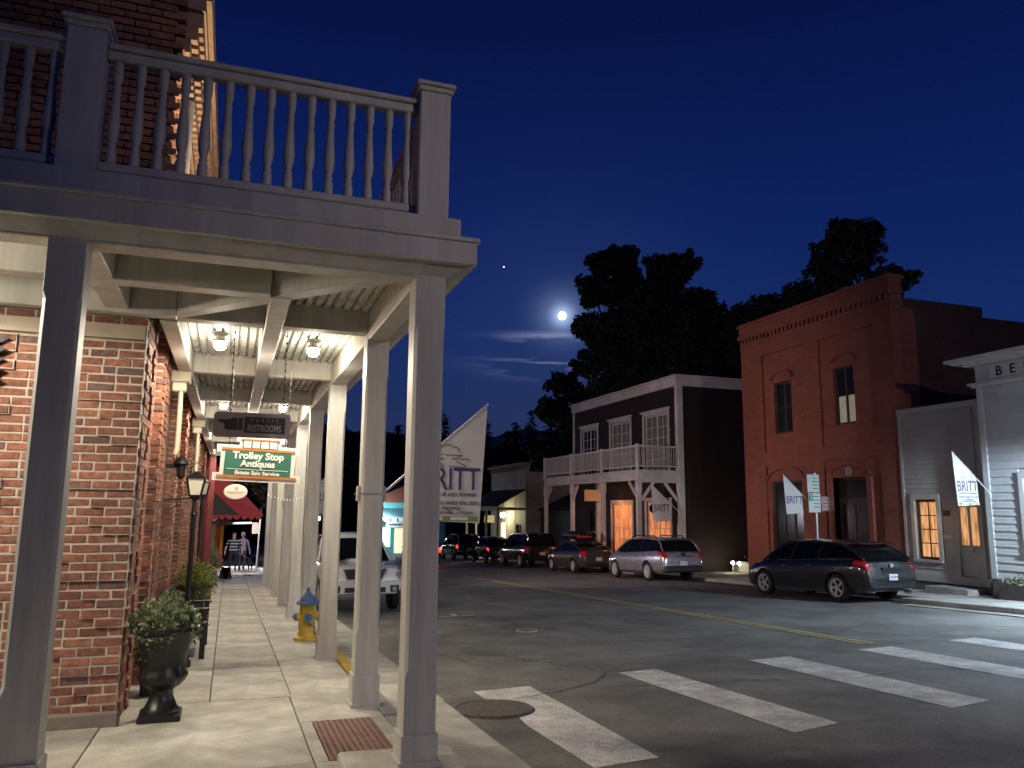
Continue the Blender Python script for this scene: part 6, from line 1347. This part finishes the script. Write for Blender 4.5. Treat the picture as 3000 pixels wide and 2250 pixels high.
for sg in (-1, 1):
    for r_, ch in ((2, [(sg*.07, .20, .27, .045), (sg*.07, .18, .14, .026), (sg*.07, .20, .03, .026)]), (0, [(sg*.07, -.20, .28, .06), (sg*.07, -.15, .18, .034), (sg*.07, -.26, .11, .022), (sg*.07, -.23, .03, .026)])):
        p = r_
        for c in ch: V.append(c); E.append((p, len(V)-1)); p = len(V)-1
skin_mesh('body', V, E, 1, [dm], lambda c: 0, dg)
for sg in (-1, 1): mb = MB(); mb.add([(sg*.02, .33, .65), (sg*.07, .33, .63), (sg*.06, .31, .73), (sg*.045, .30, .64)], [(0, 1, 2), (0, 2, 3), (1, 3, 2), (0, 3, 1)]); obj('ear', mb, dm, dg, local=True)
ls = thing('dog_leash', 'pale leash running down to the small black dog', 'leash', (.9, 41, gz(41))); mb = MB().tube([(.48, 41.5, gz(41)+.85), (.8, 41.1, gz(41)+.66), (1.08, 40.65, gz(41)+.52)], .012, 5); obj('strap', mb, M('leash_pale', (.5, .47, .42), .7), ls)

# ------------------------------------------------------------------ moon and evening star
def far_ball(name, label, d_, dist, r, es, col):
    t = MB(); c = Vector(d_).normalized()*dist+Vector((0, 0, 1.6)); t.lathe([(0, -r)]+[(r*math.sin(PI*k/14), -r*math.cos(PI*k/14)) for k in range(1, 14)]+[(0, r)], 56, c); o = obj(name, t, M(name+'_light', (.9, .9, .85), .9, var=0, emit=col, es=es), smooth=True, label=label, cat=name); return o
far_ball('moon', 'bright full moon glowing beside the big dark tree', MOON, 2600, 14, 2.6, (1, .97, .9))
far_ball('star', 'lone bright star up left of the moon', (.30604, .90292, .30178), 2600, 2.0, 4, (.9, .95, 1))

# ------------------------------------------------------------------ street lamps outside the picture whose light falls into it
def street_lamp(label, x, y, h, ax, power, col, aim, spot, rad=.12, blend=.4):
    z0 = gz(y); t = thing('street_lamp', label, 'street lamp', (x, y, z0)); mb = MB().tube([(x, y, z0), (x, y, z0+h-.4), (x+ax*.25, y, z0+h), (x+ax, y, z0+h+.05)], [.08, .06, .05, .045], 10); obj('pole', mb, blackm, t, smooth=True)
    hd = (x+ax, y, z0+h); obj('head', MB().box(hd[0]-.3, hd[0]+.3, y-.12, y+.12, hd[2], hd[2]+.1), blackm, t, bevel=.03)
    obj('lens', MB().box(hd[0]-.22, hd[0]+.22, y-.08, y+.08, hd[2]-.02, hd[2]-.002), M('lens_glow', (.9, .9, .9), .3, var=0, emit=(.9, .95, 1), es=6), t)
    lamp('beam', t, 'SPOT', (hd[0], y, hd[2]-.06), power, col, rad, aim=aim, spot=spot, blend=blend)
street_lamp('cool white street lamp on the far pavement, right of the picture', 18.0, 10.2, 3.75, -.5, 2900, (.62, .80, 1), (17.3, 11.2, -1.0), 164, blend=.25)
street_lamp('warm street lamp across the road behind the camera', 11.7, -9, 7.2, -1.2, 2500, (1, .85, .84), (9.6, 14, 2.2), 78.5, blend=.5)
t = thing('added_facade_light', 'added gooseneck lamp hidden on the porch fascia to light the far facades', 'lamp', (1.72, 24.4, 3.55)); mb = MB().tube([(1.68, 24.4, 3.58), (1.9, 24.4, 3.75), (2.1, 24.4, 3.7), (2.15, 24.4, 3.55)], .02, 6); obj('arm', mb, blackm, t); mb = MB().lathe([(.03, .12), (.16, .0), (.15, -.01), (0, .02)], 14, (2.15, 24.4, 3.43)); obj('shade', mb, blackm, t, smooth=True)
lamp('beam', t, 'SPOT', (2.2, 24.4, 3.40), 4600, (1, .76, .70), .1, aim=(19, 31.5, 5.2), spot=84, blend=.8)  # added lamp behind the posts, brightens the inn and the red hall
